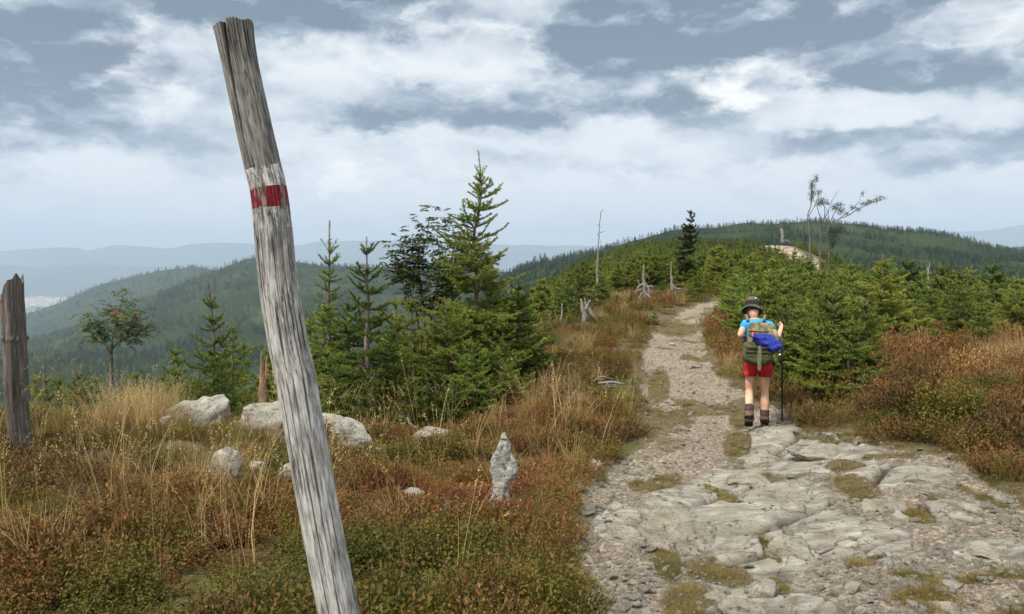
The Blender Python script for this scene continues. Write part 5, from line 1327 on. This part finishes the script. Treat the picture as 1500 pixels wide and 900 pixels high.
# ------------------------------------------------------------------ undergrowth
def undergrowth():
    rng = np.random.default_rng(77)
    X, Y = [], []
    for d0, d1, dens in ((1.7, 3.2, 75), (3.2, 4.6, 75), (4.6, 6.5, 65), (6.5, 9, 48), (9, 13, 30), (13, 20, 15), (20, 36, 6)):
        n = int(.95 * (d1 * d1 - d0 * d0) * dens); d = np.sqrt(rng.uniform(d0 * d0, d1 * d1, n)); u = rng.uniform(-350, 1850, n)
        X.append((u - 750) / F * d); Y.append(d)
    x, y = np.concatenate(X), np.concatenate(Y)
    ins = path_in(x, y); z = gz(x, y); px, py = project(x, y, z)
    ok = ins < -.02
    for cx, cy, r in ROCK_FOOT: ok &= (x - cx) ** 2 + (y - cy) ** 2 > (r * .62) ** 2
    ok &= np.hypot(x - P(556, 1205, 2.2)[0], y - 2.2) > .07
    x, y, z, px, py, ins = (a[ok] for a in (x, y, z, px, py, ins)); n = len(x)
    right = x > np.interp(y, _rw[:, 1], _rw[:, 0]) - .05
    a1, a2, a3 = fbm(x / .8, y / .8, octv=3, seed=101), fbm(x / .55, y / .55, octv=3, seed=102), fbm(x / 1.6, y / 1.6, octv=3, seed=103)
    W = {k: np.full(n, v) for k, v in dict(bilb=.92, heath=.20, olive=.045, straw=.01, none=.10).items()}
    def zone(mask, **kw):
        for k, v in kw.items(): W[k] = W[k] * (1 - mask) + v * mask
    e = lambda *l: np.clip(px_ellipses(list(l), px, py) * 2.2, 0, 1)
    L = (~right).astype(float)
    zone(e((240, 625, 190, 60), (330, 660, 120, 30)) * L, bilb=.10, heath=.22, olive=.34, straw=.07, none=.34)
    zone(e((190, 610, 55, 40)) * L, bilb=.02, heath=.05, olive=.30, straw=.22, none=.12)
    zone(e((180, 705, 170, 26, 8), (420, 712, 40, 16), (330, 720, 45, 14)) * L, bilb=.08, heath=.20, olive=.10, straw=.08, none=.9)
    zone(e((840, 560, 90, 110), (800, 480, 60, 40), (850, 640, 70, 40)) * L, bilb=.55, heath=.24, olive=.26, straw=.065, none=.06)
    zone(e((700, 660, 130, 50), (650, 640, 90, 30)) * L, bilb=.75, heath=.40, olive=.10, straw=.04, none=.04)
    zone(e((900, 450, 70, 40), (940, 480, 30, 30)) * L, bilb=.45, heath=.22, olive=.5, straw=.06, none=.05)
    zone(sstep(-.45, -.1, ins) * L, bilb=.50, heath=.16, olive=.40, straw=.04, none=.16)
    zone(right.astype(float), bilb=.34, heath=.75, olive=.10, straw=.07, none=.02)
    zone(right * sstep(-1.0, -.35, ins), bilb=.62, heath=.55, olive=.10, straw=.03, none=.03)
    zone(right * e((1290, 500, 60, 35), (1480, 470, 80, 20), (1480, 520, 60, 20)), bilb=.06, heath=.72, olive=.08, straw=.24, none=.02)
    zone(right * sstep(-.22, -.03, ins), bilb=.02, heath=.04, olive=.75, straw=.10, none=.5)
    W['bilb'] *= np.clip(1 + 1.3 * a1, .1, 3); W['heath'] *= np.clip(1 - 1.2 * a1, .1, 3); W['olive'] *= np.clip(1 + 1.4 * a2, .1, 3); W['straw'] *= np.clip(1 + 1.8 * a3, .05, 4); W['none'] *= np.clip(1 - 1.2 * a2, .1, 4)
    keys = list(W); cum = np.cumsum(np.stack([W[k] for k in keys], 1), 1); pick = (rng.random(n)[:, None] * cum[:, -1:] > cum).sum(1)
    tall = np.where(right, 1 + .4 * sstep(-.25, -.8, ins), 1.0) * (1 - .35 * e((240, 640, 190, 70)) * L)
    far = 1 + .020 * np.maximum(y - 5, 0)
    tall = tall * np.clip(1 + .95 * fbm(x / .5, y / .5, octv=3, seed=104), .35, 1.9)
    def emit(key, name, lab, pc, smin, smax, tint, zs=1.0, hmul=True):
        k = pick == keys.index(key); s = rng.uniform(smin, smax, k.sum()) * far[k]; zz = s * (tall[k] if hmul else 1) * zs
        s = s * (1 + .35 * (tall[k] - 1))
        scatter(name, lab, np.stack([x[k], y[k], z[k]], 1), rng.random(k.sum()) * 6.28, np.stack([s, s, zz], 1), np.clip(tint[k] + rng.normal(0, .13, k.sum()), 0, 1), pc, rng.normal(0, .15, (k.sum(), 2)))
    red = np.clip(e((700, 660, 130, 50), (735, 760, 60, 30), (640, 700, 120, 40), (1400, 640, 90, 25)), 0, 1)
    emit('bilb', 'bilberry_undergrowth', 'low bilberry shrubs turning from green to rust around the trail', PC_BILB, .75, 1.25, .60 - .40 * a1 + .18 * red + .36 * a3)
    emit('heath', 'heather_undergrowth', 'rust brown heather and bilberry twigs covering the ridge', PC_HEATH, .75, 1.25, .50 + .35 * a3 + np.where(right, .12, -.02))
    emit('olive', 'heath_grass', 'low olive green grass tufts on the heath and verges', PC_OLIVE, .7, 1.35, .5 + .4 * a3 + .1 * e((240, 640, 190, 60)), 1.0, False)
    emit('straw', 'dry_grass', 'bleached straw coloured grass tufts on the heath', PC_STRAW, .7, 1.2, .5 + .3 * a2, 1.0, False)
    # long seeding stalks in front of the left heath and in the grassy places
    m = 900; d = rng.uniform(3.3, 9, m) ; u = rng.uniform(-250, 700, m); sx = (u - 750) / F * d; ww = .08 + .26 * (d < 5.2) * (u < 480)
    sx2 = rng.normal(0, .35, 26); q = at_depth(40, 6.9); k1 = rng.random(m) < ww
    xs = np.concatenate([sx[k1], q[0] + sx2]); ys = np.concatenate([d[k1], 6.9 + rng.normal(0, .35, 26)])
    g2 = [hit(*p) for p in ((840, 620), (800, 640), (790, 500), (1300, 490), (560, 640))]
    for c in g2: xs = np.concatenate([xs, c[0] + rng.normal(0, .4, 22)]); ys = np.concatenate([ys, c[1] + rng.normal(0, .5, 22)])
    k1 = path_in(xs, ys) < -.1; xs, ys = xs[k1], ys[k1]
    scatter('tall_grass_stalks', 'thin seeding grass stalks rising above the heath', np.stack([xs, ys, gz(xs, ys)], 1), rng.random(len(xs)) * 6.28, rng.uniform(.55, 1.2, len(xs)), np.clip(rng.normal(.45, .2, len(xs)), 0, 1), PC_STALK, rng.normal(0, .12, (len(xs), 2)))
    c = at_depth(198, 7.9); xs = c[0] + rng.normal(0, .14, 52); ys = 7.9 + rng.normal(0, .3, 52)
    scatter('plume_grass', 'tall clump of bleached feathery grass on the mound left of the boulders', np.stack([xs, ys, gz(xs, ys)], 1), rng.random(52) * 6.28, rng.uniform(.36, .66, 52), np.clip(rng.normal(.7, .2, 52), 0, 1), PC_PLUME, rng.normal(0, .13, (52, 2)))
    # turf on the trail
    m = 42000; d = np.exp(rng.uniform(math.log(3.0), math.log(22), m)); u = rng.uniform(770, 1800, m); tx = (u - 750) / F * d
    k1 = path_in(tx, d) > -.05; tx, d = tx[k1], d[k1]; tz = gz(tx, d); tu, _ = path_masks(tx, d, tz)
    pr = .75 * sstep(.35, .95, tu + .35 * fbm(tx * 3, d * 3, octv=3, seed=110)); k1 = rng.random(len(tx)) < pr; tx, d = tx[k1], d[k1]; tz = trail_z(tx, d)
    scatter('trail_turf', 'thin strips of short dry turf between the stones of the trail', np.stack([tx, d, tz], 1), rng.random(len(tx)) * 6.28, rng.uniform(.28, .62, len(tx)) * (1 + .03 * d), np.clip(.62 + .5 * fbm(tx * 1.3, d * 1.3, octv=3, seed=111) + rng.normal(0, .15, len(tx)), 0, 1), PC_TURF)
    print('undergrowth', n, len(tx))
undergrowth()
# ------------------------------------------------------------------ the hiker
def skin_mesh(name, verts, edges, radii, mat, sub=2, root=0, extra=None):
    """one continuous surface grown over a skeleton of joints"""
    me = bpy.data.meshes.new(name); me.from_pydata([tuple(v) for v in verts], edges, [])
    o = bpy.data.objects.new(name, me); COL.objects.link(o)
    md = o.modifiers.new('skin', 'SKIN'); md.use_smooth_shade = True; md.branch_smoothing = .3
    for k, r in enumerate(radii):
        d = me.skin_vertices[0].data[k]; d.radius = (r, r) if not isinstance(r, tuple) else r; d.use_root = k == root
    sb = o.modifiers.new('smooth', 'SUBSURF'); sb.levels = sub; sb.render_levels = sub
    dg = bpy.context.evaluated_depsgraph_get(); out = bpy.data.meshes.new_from_object(o.evaluated_get(dg))
    bpy.data.objects.remove(o); bpy.data.meshes.remove(me)
    out.name = name; out.materials.clear(); out.materials.append(mat)
    for p in out.polygons: p.use_smooth = True
    return out

def loft(rings, mat, name, cap=True):
    """rings: [(centre, rx, ry, rz-tilt vector a, vector b)] -> closed lofted mesh"""
    n = 24; th = np.arange(n) / n * 6.283; V = []
    for c, a, b in rings: V.append(np.array(c)[None] + np.cos(th)[:, None] * np.array(a)[None] + np.sin(th)[:, None] * np.array(b)[None])
    m = len(V); idx = np.arange(m * n).reshape(m, n)
    q = np.stack([idx[:-1], np.roll(idx, -1, 1)[:-1], np.roll(idx, -1, 1)[1:], idx[1:]], -1).reshape(-1, 4)
    V = np.concatenate(V); t = []
    if cap:
        V = np.concatenate([V, [rings[0][0]], [rings[-1][0]]])
        t = [(m * n, (k + 1) % n, k) for k in range(n)] + [(m * n + 1, idx[-1, k], idx[-1, (k + 1) % n]) for k in range(n)]
    return mesh_np(name, V, [q] + ([np.array(t)] if t else []), [mat])

def rounded(name, size, mat, lumps=.0, seed=0, subdiv=3, power=3.2, shear=None):
    """soft box: a superellipsoid with folds"""
    bm = bmesh.new(); bmesh.ops.create_cube(bm, size=2); bmesh.ops.subdivide_edges(bm, edges=bm.edges[:], cuts=2 ** subdiv - 1, use_grid_fill=True)
    co = np.array([v.co[:] for v in bm.verts]); f = [[v.index for v in p.verts] for p in bm.faces]; bm.free()
    r = (np.abs(co) ** power).sum(1) ** (1 / power); co = co / r[:, None]
    if lumps: co *= (1 + lumps * fbm(co[:, 0] * 2.2 + seed, co[:, 1] * 2.2, co[:, 2] * 2.2, octv=3, seed=seed))[:, None]
    if shear is not None: co = shear(co)
    return mesh_np(name, co * np.array(size) / 2, [np.array(f)], [mat])

def hiker():
    g = hit(1112, 624); base = np.array([(1112 - 750) / F * g[1], g[1], 0]); 
    base[2] = float(trail_z(base[0], base[1])[0]); HEAD = -math.atan2(base[0], base[1])          # walking straight away up the trail
    cH, sH = math.cos(HEAD), math.sin(HEAD)
    skin = simple_mat('skin', (.46, .25, .17), (.60, .37, .27), 6, .55, .3)
    shirt, short = simple_mat('blue_cotton', (.03, .26, .60), (.05, .36, .74), 12, .85, .1, .4, 25), simple_mat('red_shorts_cloth', (.27, .014, .016), (.42, .028, .030), 7, .85, .08, 1.0, 13)
    boot, sole, sock = simple_mat('brown_boot_leather', (.07, .042, .034), (.14, .085, .065), 25, .7, .2, .4, 60), simple_mat('dark_boot_sole', (.018, .014, .014), (.035, .028, .026), 30, .8, .1), simple_mat('dark_sock_wool', (.055, .035, .032), (.09, .06, .055), 40, .95, .05)
    hatm, hatb, hair = simple_mat('grey_green_hat_cloth', (.055, .062, .048), (.10, .11, .085), 14, .9, .05, .4, 30), simple_mat('dark_brown_hat_band', (.022, .015, .012), (.04, .028, .022), 20, .9, .05), simple_mat('brown_hair', (.05, .03, .018), (.09, .055, .03), 60, .7, .2)
    root = thing('person', 'child hiker seen from behind in hat, blue shirt and red shorts, walking up the trail', 'person', base, rz=HEAD)
    J = dict(pel=(0, -.01, .75), lum=(-.005, .02, .88), che=(-.015, .075, 1.04), upc=(-.03, .11, 1.14), nek=(-.045, .145, 1.215), hd0=(-.058, .18, 1.27), hd1=(-.066, .21, 1.335), hd2=(-.07, .225, 1.385),
             lh=(-.075, 0, .70), lk=(-.085, .035, .405), lc=(-.083, -.075, .315), la=(-.080, -.17, .20), lt=(-.085, -.085, .10), rh=(.075, 0, .70), rk=(.078, .05, .405), rc=(.082, .035, .28), ra=(.082, .04, .10), rt=(.085, .13, .05),
             ls=(-.135, .10, 1.15), le=(-.195, -.005, 1.025), lw=(-.165, .14, .985), lp=(-.155, .195, .985), rs=(.115, .10, 1.14), re=(.205, .03, 1.00), rw=(.238, .165, 1.095), rp=(.248, .205, 1.125))
    N = list(J); ix = {k: i for i, k in enumerate(N)}
    E = [('pel', 'lum'), ('lum', 'che'), ('che', 'upc'), ('upc', 'nek'), ('nek', 'hd0'), ('hd0', 'hd1'), ('hd1', 'hd2'), ('pel', 'lh'), ('lh', 'lk'), ('lk', 'lc'), ('lc', 'la'), ('la', 'lt'), ('pel', 'rh'), ('rh', 'rk'), ('rk', 'rc'), ('rc', 'ra'), ('ra', 'rt'), ('upc', 'ls'), ('ls', 'le'), ('le', 'lw'), ('lw', 'lp'), ('upc', 'rs'), ('rs', 're'), ('re', 'rw'), ('rw', 'rp')]
    rad = dict(pel=.10, lum=.092, che=.10, upc=.085, nek=.042, hd0=.060, hd1=.080, hd2=.062, lh=.070, lk=.043, lc=.050, la=.033, lt=.028, rh=.070, rk=.043, rc=.051, ra=.034, rt=.028, ls=.050, le=.034, lw=.024, lp=.026, rs=.050, re=.034, rw=.024, rp=.026)
    verts = [J[k] for k in N]; edges = [(ix[a], ix[b]) for a, b in E]; radii = [rad[k] for k in N]
    # five curled fingers on each hand, closed round a pole grip
    def hand(palm, grip_dir, across, out):
        p = np.array(J[palm]); i0 = ix[palm]
        gd, ac, ou = (np.array(v, float) / np.linalg.norm(v) for v in (grip_dir, across, out))
        for k, l in enumerate((.9, 1.0, .95, .78)):
            a = p + gd * (.018 - .012 * k) + ac * .024; b = a + ou * .026 * l + ac * .006; c = b - ac * .022 * l + ou * .004
            s = len(verts); verts.extend([a, b, c]); radii.extend([.0085, .008, .0065]); edges.extend([(i0, s), (s, s + 1), (s + 1, s + 2)])
        a = p + gd * .022 - ac * .006; b = a + gd * .018 + ou * .014; c = b + ou * .016 - gd * .004
        s = len(verts); verts.extend([a, b, c]); radii.extend([.010, .009, .007]); edges.extend([(i0, s), (s, s + 1), (s + 1, s + 2)])
    hand('lp', (0, 0, 1), (0, 1, .2), (1, 0, 0)); hand('rp', (0, .2, 1), (.2, 1, 0), (-1, .1, 0))
    link('body', skin_mesh('body', verts, edges, radii, skin, 2, ix['pel']), root)
    # head: face, ears and hair under the hat
    hc = np.array([-.070, .225, 1.315]); fwd = np.array([0, .88, -.47]); upv = np.array([0, .47, .88]); rt = np.array([1.0, 0, 0])
    bm = bmesh.new(); bmesh.ops.create_uvsphere(bm, u_segments=32, v_segments=20, radius=1)
    co = np.array([v.co[:] for v in bm.verts]); fs = [[v.index for v in p.verts] for p in bm.faces]; bm.free()
    q4 = np.array([f for f in fs if len(f) == 4]); t3 = np.array([f for f in fs if len(f) == 3])
    X, Y, Z = co.T
    r = 1 + .16 * np.exp(-((X / .16) ** 2 + ((Z + .12) / .22) ** 2)) * (Y > 0) - .07 * np.exp(-(((np.abs(X) - .36) / .17) ** 2 + ((Z - .10) / .13) ** 2)) * (Y > 0) + .03 * np.exp(-((X / .25) ** 2 + ((Z + .48) / .08) ** 2)) * (Y > 0)
    h = co * r[:, None]; hx = h[:, 0] * .072 * (1 - .22 * np.clip(-Z, 0, 1)); hy = h[:, 1] * .088; hz = h[:, 2] * .100
    link('face', mesh_np('face', hc + hx[:, None] * rt + hy[:, None] * fwd + hz[:, None] * upv, [q4, t3], [skin]), root)
    eye = simple_mat('dark_eye', (.02, .015, .012), (.03, .02, .015), 10, .3, .5); lips = simple_mat('lip', (.42, .16, .13), (.45, .18, .15), 10, .5, .3)
    def ball(nm, at, sz, mt):
        p = hc + at[0] * rt + at[1] * fwd + at[2] * upv
        v = p + co[:, :1] * sz[0] * rt + co[:, 1:2] * sz[1] * fwd + co[:, 2:] * sz[2] * upv
        return link(nm, mesh_np(nm, v, [q4, t3], [mt]), root)
    for s in (-1, 1):
        ball('eye', (s * .027, .073, .009), (.011, .008, .007), eye); ball('ear', (s * .072, -.005, -.005), (.010, .018, .027), skin)
    ball('mouth', (0, .082, -.047), (.020, .006, .005), lips)
    hv = co.copy(); keep = 1 + .05 * fbm(X * 8, Y * 8, Z * 8, octv=2, seed=3)
    link('hair', mesh_np('hair', hc + (hv[:, :1] * .078 * rt + (hv[:, 1:2] * .086 - .010) * fwd + np.maximum(hv[:, 2:] * .100, -.052) * upv) * keep[:, None], [q4, t3], [hair]), root)
    # bucket hat: crown, band and drooping brim
    ht = hc + upv * .030 - fwd * .004
    def ring(z, a, b, dy=0.0): return (ht + upv * z + fwd * dy, rt * a, fwd * b)
    hat = loft([ring(.002, .084, .100), ring(.04, .084, .098), ring(.065, .082, .094), ring(.085, .073, .083), ring(.097, .055, .062), ring(.099, .02, .02)], hatm, 'hat'); ho = link('hat', hat, root)
    link('hat_band', loft([ring(-.034, .090, .105), ring(-.02, .089, .104), ring(.012, .087, .103), ring(.032, .0855, .1005)], hatb, 'hat_band', False), ho)
    n = 32; th = np.arange(n) / n * 6.283; V = []
    for k, (rr, dz) in enumerate(((.98, .0), (1.12, -.018), (1.27, -.040), (1.285, -.046), (1.12, -.026), (.97, -.010))):
        wv = .006 * np.sin(th * 3 + 1) * (rr > 1.1)
        V.append(ht + upv * (-.024 + dz + wv)[:, None] + np.cos(th)[:, None] * rt * .091 * rr + np.sin(th)[:, None] * fwd * .105 * rr)
    idx = np.arange(6 * n).reshape(6, n); q = np.stack([idx[:-1], np.roll(idx, -1, 1)[:-1], np.roll(idx, -1, 1)[1:], idx[1:]], -1).reshape(-1, 4)
    link('hat_brim', mesh_np('hat_brim', np.concatenate(V), [q], [hatm]), ho)
    bx = rounded('hat_badge', (.018, .008, .014), simple_mat('pale_badge', (.7, .7, .68), (.75, .75, .72), 5)); link('hat_badge', bx, ho, ht + rt * .035 - fwd * .104 + upv * .048)
    # clothes
    link('shirt', skin_mesh('shirt', [J['pel'], J['lum'], J['che'], J['upc'], (-.042, .135, 1.19), J['ls'], (-.170, .045, 1.083), J['rs'], (.165, .063, 1.067)], [(0, 1), (1, 2), (2, 3), (3, 4), (3, 5), (5, 6), (3, 7), (7, 8)], [.120, .112, .120, .100, .058, .068, .062, .068, .060], shirt, 3, 2), root)
    link('shorts', loft_shorts(J, short), root)
    for side, s in (('l', -1), ('r', 1)):
        k, c, a, t_ = (np.array(J[side + x]) for x in 'kcat')
        link('sock', skin_mesh('sock', [a + (c - a) * .0, a + (c - a) * .25, a + (c - a) * .50, a + (c - a) * .66], [(0, 1), (1, 2), (2, 3)], [.050, .053, .055, .054], sock, 2), root)
        fd = t_ - a; fl = fd / np.linalg.norm(fd)
        if side == 'l': heel, ball_, toe = a + np.array([0, -.035, -.060]), a + np.array([-.003, .055, -.118]), a + np.array([-.005, .11, -.135])
        else: heel, ball_, toe = a + np.array([0, -.045, -.055]), a + np.array([.004, .08, -.062]), a + np.array([.008, .15, -.064])
        b = link('boot', skin_mesh('boot', [a + (c - a) * .34, a, heel + np.array([0, .02, .02]), (a + ball_) / 2 + np.array([0, 0, .005]), ball_ + np.array([0, 0, .012]), toe + np.array([0, 0, .006])], [(0, 1), (1, 2), (1, 3), (3, 4), (4, 5)], [.062, .062, .056, .058, .053, .040], boot, 3, 1), root)
        dn = np.cross([1.0, 0, 0], (toe - heel) / np.linalg.norm(toe - heel)); dn = dn if dn[2] < 0 else -dn
        ln = np.linspace(0, 1, 9); rings = []
        for off in (.022, .040):
            pass
        pts = heel + np.outer(np.linspace(-.12, 1.08, 12), toe - heel); wd = np.array([.020, .036, .041, .040, .037, .037, .041, .045, .046, .042, .033, .015])
        V = []
        for o_, f_ in ((.020, 1.0), (.040, 1.0)):
            V.append(np.concatenate([pts + np.outer(wd * f_, [1, 0, 0]) + dn * o_, (pts - np.outer(wd * f_, [1, 0, 0]) + dn * o_)[::-1]]))
        m = len(V[0]); VV = np.concatenate(V); q = [(i, (i + 1) % m, m + (i + 1) % m, m + i) for i in range(m)]; h2 = m // 2
        q += [(m + i, m + i + 1, m + m - 2 - i, m + m - 1 - i) for i in range(h2 - 1)] + [(i + 1, i, m - 1 - i, m - 2 - i) for i in range(h2 - 1)]
        link('sole', mesh_np('sole', VV, [np.array(q)], [sole], smooth=False), b)
    # rucksack: its own thing, leaning on the bent back
    oli, oli2, dk = simple_mat('olive_pack_cloth', (.040, .044, .022), (.085, .086, .045), 16, .85, .1, .6, 30), simple_mat('khaki_pack_cloth', (.075, .070, .036), (.21, .19, .108), 22, .85, .1, .6, 30), simple_mat('dark_webbing', (.03, .032, .022), (.055, .055, .038), 30, .85, .1)
    pk = thing('rucksack', 'olive and khaki rucksack on the back of the child hiker', 'backpack', base, rz=HEAD)
    tilt = R(-20)
    def place(o, x, y, z, ry=0.0, rx=tilt): o.location = (x, y, z); o.rotation_euler = (rx, ry, 0); return o
    place(link('pack_body', rounded('pack_body', (.285, .15, .36), oli2, .05, 2, 3, 4.5), pk), .03, -.13, 1.005, R(5))
    place(link('front_pocket', rounded('front_pocket', (.315, .155, .25), oli, .07, 3, 3, 4.0), pk), -.005, -.215, .855, R(4))
    place(link('lid', rounded('lid', (.27, .13, .10), oli2, .07, 4), pk), .035, -.085, 1.125, R(5))
    for x in (-.075, .085): place(link('compression_strap', rounded('compression_strap', (.026, .012, .17), dk), pk), x, -.155, 1.085)
    place(link('hanging_strap', rounded('hanging_strap', (.042, .012, .27), simple_mat('olive_webbing', (.085, .09, .05), (.12, .125, .07), 30)), pk), .018, -.318, .815, 0, R(-6))
    for k in range(4): place(link('webbing_row', rounded('webbing_row', (.26 - .01 * k, .02, .017), dk, .1, k), pk), 0, -.300 - .009 * k * (1 - .5 * k), .925 - .047 * k)
    for k in range(2): place(link('webbing_row', rounded('webbing_row', (.20, .02, .015), oli, .1, k), pk), .005, -.180 - .016 * k, 1.09 - .045 * k)
    place(link('side_pocket', rounded('side_pocket', (.07, .13, .18), simple_mat('mottled_camouflage_cloth', (.10, .085, .055), (.30, .26, .19), 22, .85, .1), .06, 6), pk), .175, -.15, 1.03, R(-14))
    for s in (-1, 1):
        pts = smooth_line([(s * .085 - .03, .02, 1.19), (s * .10 - .03, .10, 1.245), (s * .115 - .03, .18, 1.19), (s * .12 - .02, .20, 1.08), (s * .13, .10, .96), (s * .13, -.03, .90)], 24)
        v, q, tr = tube(pts, .017, 8); link('shoulder_strap', mesh_np('shoulder_strap', v, [q, tr], [oli2]), pk)
    # blue jacket strapped across the rucksack
    blue = simple_mat('royal_blue_jacket_cloth', (.008, .016, .16), (.016, .032, .28), 9, .6, .25, .7, 16)
    jk = thing('jacket', 'royal blue jacket strapped slanting across the olive rucksack', 'jacket', base, rz=HEAD)
    def sag(c):
        c = c.copy(); x = c[:, 0]; c[:, 2] = c[:, 2] * (.55 + .45 * sstep(-1, .6, x)) - .25 * x - .35 * sstep(.1, 1, x); c[:, 1] *= .8 + .25 * fbm(x * 3, c[:, 2] * 4, octv=2, seed=9); return c
    o = link('jacket_bundle', rounded('jacket_bundle', (.31, .13, .17), blue, .16, 8, 4, 2.6, sag), jk); o.location = (.085, -.27, 1.0); o.rotation_euler = (R(-15), R(10), 0)
    o = link('red_tab', rounded('red_tab', (.018, .012, .05), simple_mat('pink_red_tab', (.55, .06, .10), (.6, .08, .12), 8)), jk); o.location = (-.055, -.325, 1.07); o.rotation_euler = (R(-15), 0, 0)
    o = link('jacket_toggle', rounded('jacket_toggle', (.020, .014, .016), simple_mat('white_toggle', (.75, .75, .73), (.8, .8, .78), 8)), jk); o.location = (.222, -.30, .86)
    # two trekking poles, held by the hands
    pm, gm = simple_mat('black_pole_metal', (.012, .012, .014), (.02, .02, .024), 20, .4, .4), simple_mat('black_cork_grip', (.02, .018, .016), (.035, .03, .026), 40, .8, .1)
    for top, tip, lab in (((.252, .235, 1.155), (.278, .42, None), 'black trekking pole in the right hand of the hiker, planted on the trail'), ((-.148, .225, 1.02), (-.085, .26, None), 'black trekking pole in the left hand of the hiker, half hidden by the body')):
        tz = float(trail_z(base[0] + tip[0] * cH - tip[1] * sH, base[1] + tip[0] * sH + tip[1] * cH)[0]) - base[2]
        a, b = np.array(top), np.array((tip[0], tip[1], tz - .01)); po = thing('trekking_pole', lab, 'trekking pole', base, 'pair of trekking poles', HEAD)
        L = lambda f: a + (b - a) * f
        v, q, tr = tube([L(.10), L(.5), L(.505), L(.97)], [.011, .011, .0095, .009] if top[0] > 0 else [.007, .007, .006, .006], 10); link('shaft', mesh_np('shaft', v, [q, tr], [pm]), po)
        v, q, tr = tube([L(-.03), L(-.01), L(.03), L(.10), L(.12)], [.008, .016, .013, .014, .009], 10); link('grip', mesh_np('grip', v, [q, tr], [gm]), po)
        v, q, tr = tube([L(.955), L(.96), L(.965)], [.010, .022, .010], 12); link('basket', mesh_np('basket', v, [q, tr], [pm]), po)
        v, q, tr = tube([L(.97), L(1.0)], [.005, .002], 8); link('tip', mesh_np('tip', v, [q, tr], [simple_mat('steel_tip', (.3, .3, .3), (.4, .4, .4), 5, .4, .5)]), po)

def loft_shorts(J, mat):
    """loose shorts: a waist that divides into two flaring legs"""
    g = Geo(); n = 28; th = np.arange(n) / n * 6.283
    def rings(lst):
        V = [np.array(c) + np.cos(th)[:, None] * np.array([rx, 0, 0]) * (1 + fo * np.cos(th * 5 + k))[:, None] + np.sin(th)[:, None] * np.array([0, ry, 0]) * (1 + fo * np.sin(th * 4 + k))[:, None] for k, (c, rx, ry, fo) in enumerate(lst)]
        m = len(V); idx = np.arange(m * n).reshape(m, n); g.add(np.concatenate(V), np.stack([idx[:-1], np.roll(idx, -1, 1)[:-1], np.roll(idx, -1, 1)[1:], idx[1:]], -1).reshape(-1, 4)[:, ::-1])
    rings([((0, 0, .86), .118, .105, 0), ((0, -.005, .80), .128, .115, .0), ((0, -.01, .74), .137, .122, .01), ((0, -.005, .70), .136, .116, .015), ((0, 0, .685), .12, .09, .015)])
    for s in (-1, 1):
        rings([((s * .066, -.005, .745), .074, .112, .0), ((s * .073, 0, .68), .077, .106, .02), ((s * .078, .005, .62), .073, .095, .04), ((s * .080, .008, .585), .074, .097, .06), ((s * .080, .008, .583), .070, .092, .06), ((s * .080, .005, .64), .072, .092, .03)])
    return g.mesh('shorts', [mat])
hiker()
# ------------------------------------------------------------------ town on the plain
def town():
    rng = np.random.default_rng(90)
    m = simple_mat('pale_house_walls', (.62, .60, .56), (.75, .73, .70), .1, .8, .1)
    m2 = simple_mat('tiled_roofs', (.35, .16, .11), (.28, .2, .17), .1, .8, .1)
    def house(w, l, h, rh):
        v = [(-w, -l, 0), (w, -l, 0), (w, l, 0), (-w, l, 0), (-w, -l, h), (w, -l, h), (w, l, h), (-w, l, h), (0, -l, h + rh), (0, l, h + rh)]
        me = bpy.data.meshes.new('house'); me.from_pydata(v, [], [(0, 1, 5, 4), (1, 2, 6, 5), (2, 3, 7, 6), (3, 0, 4, 7), (4, 5, 8), (6, 7, 9), (5, 6, 9, 8), (7, 4, 8, 9)])
        me.materials.append(m); me.materials.append(m2)
        for k in (6, 7): me.polygons[k].material_index = 1
        return me
    pc = proto_set('house', [house(7, 10, 9, 5), house(14, 40, 14, .6), house(9, 22, 22, .5), house(30, 55, 11, .5)])
    n = 1500; c = rng.integers(0, 9, n)
    cen = np.array([at_depth(*a)[:2] for a in ((70, 9200), (20, 9000), (150, 9400), (100, 8600), (-60, 9100), (200, 9600), (40, 8300), (130, 8900), (250, 9800))])
    x = cen[c, 0] + rng.normal(0, 380, n); y = cen[c, 1] + rng.normal(0, 330, n)
    z = -452 + 14 * fbm(x / 1500, y / 1500, octv=3, seed=50)
    scatter('town', 'pale sprawl of a distant town on the plain', np.stack([x, y, z], 1), rng.random(n) * 6.28, rng.uniform(.8, 1.6, n), rng.random(n), pc)
town()
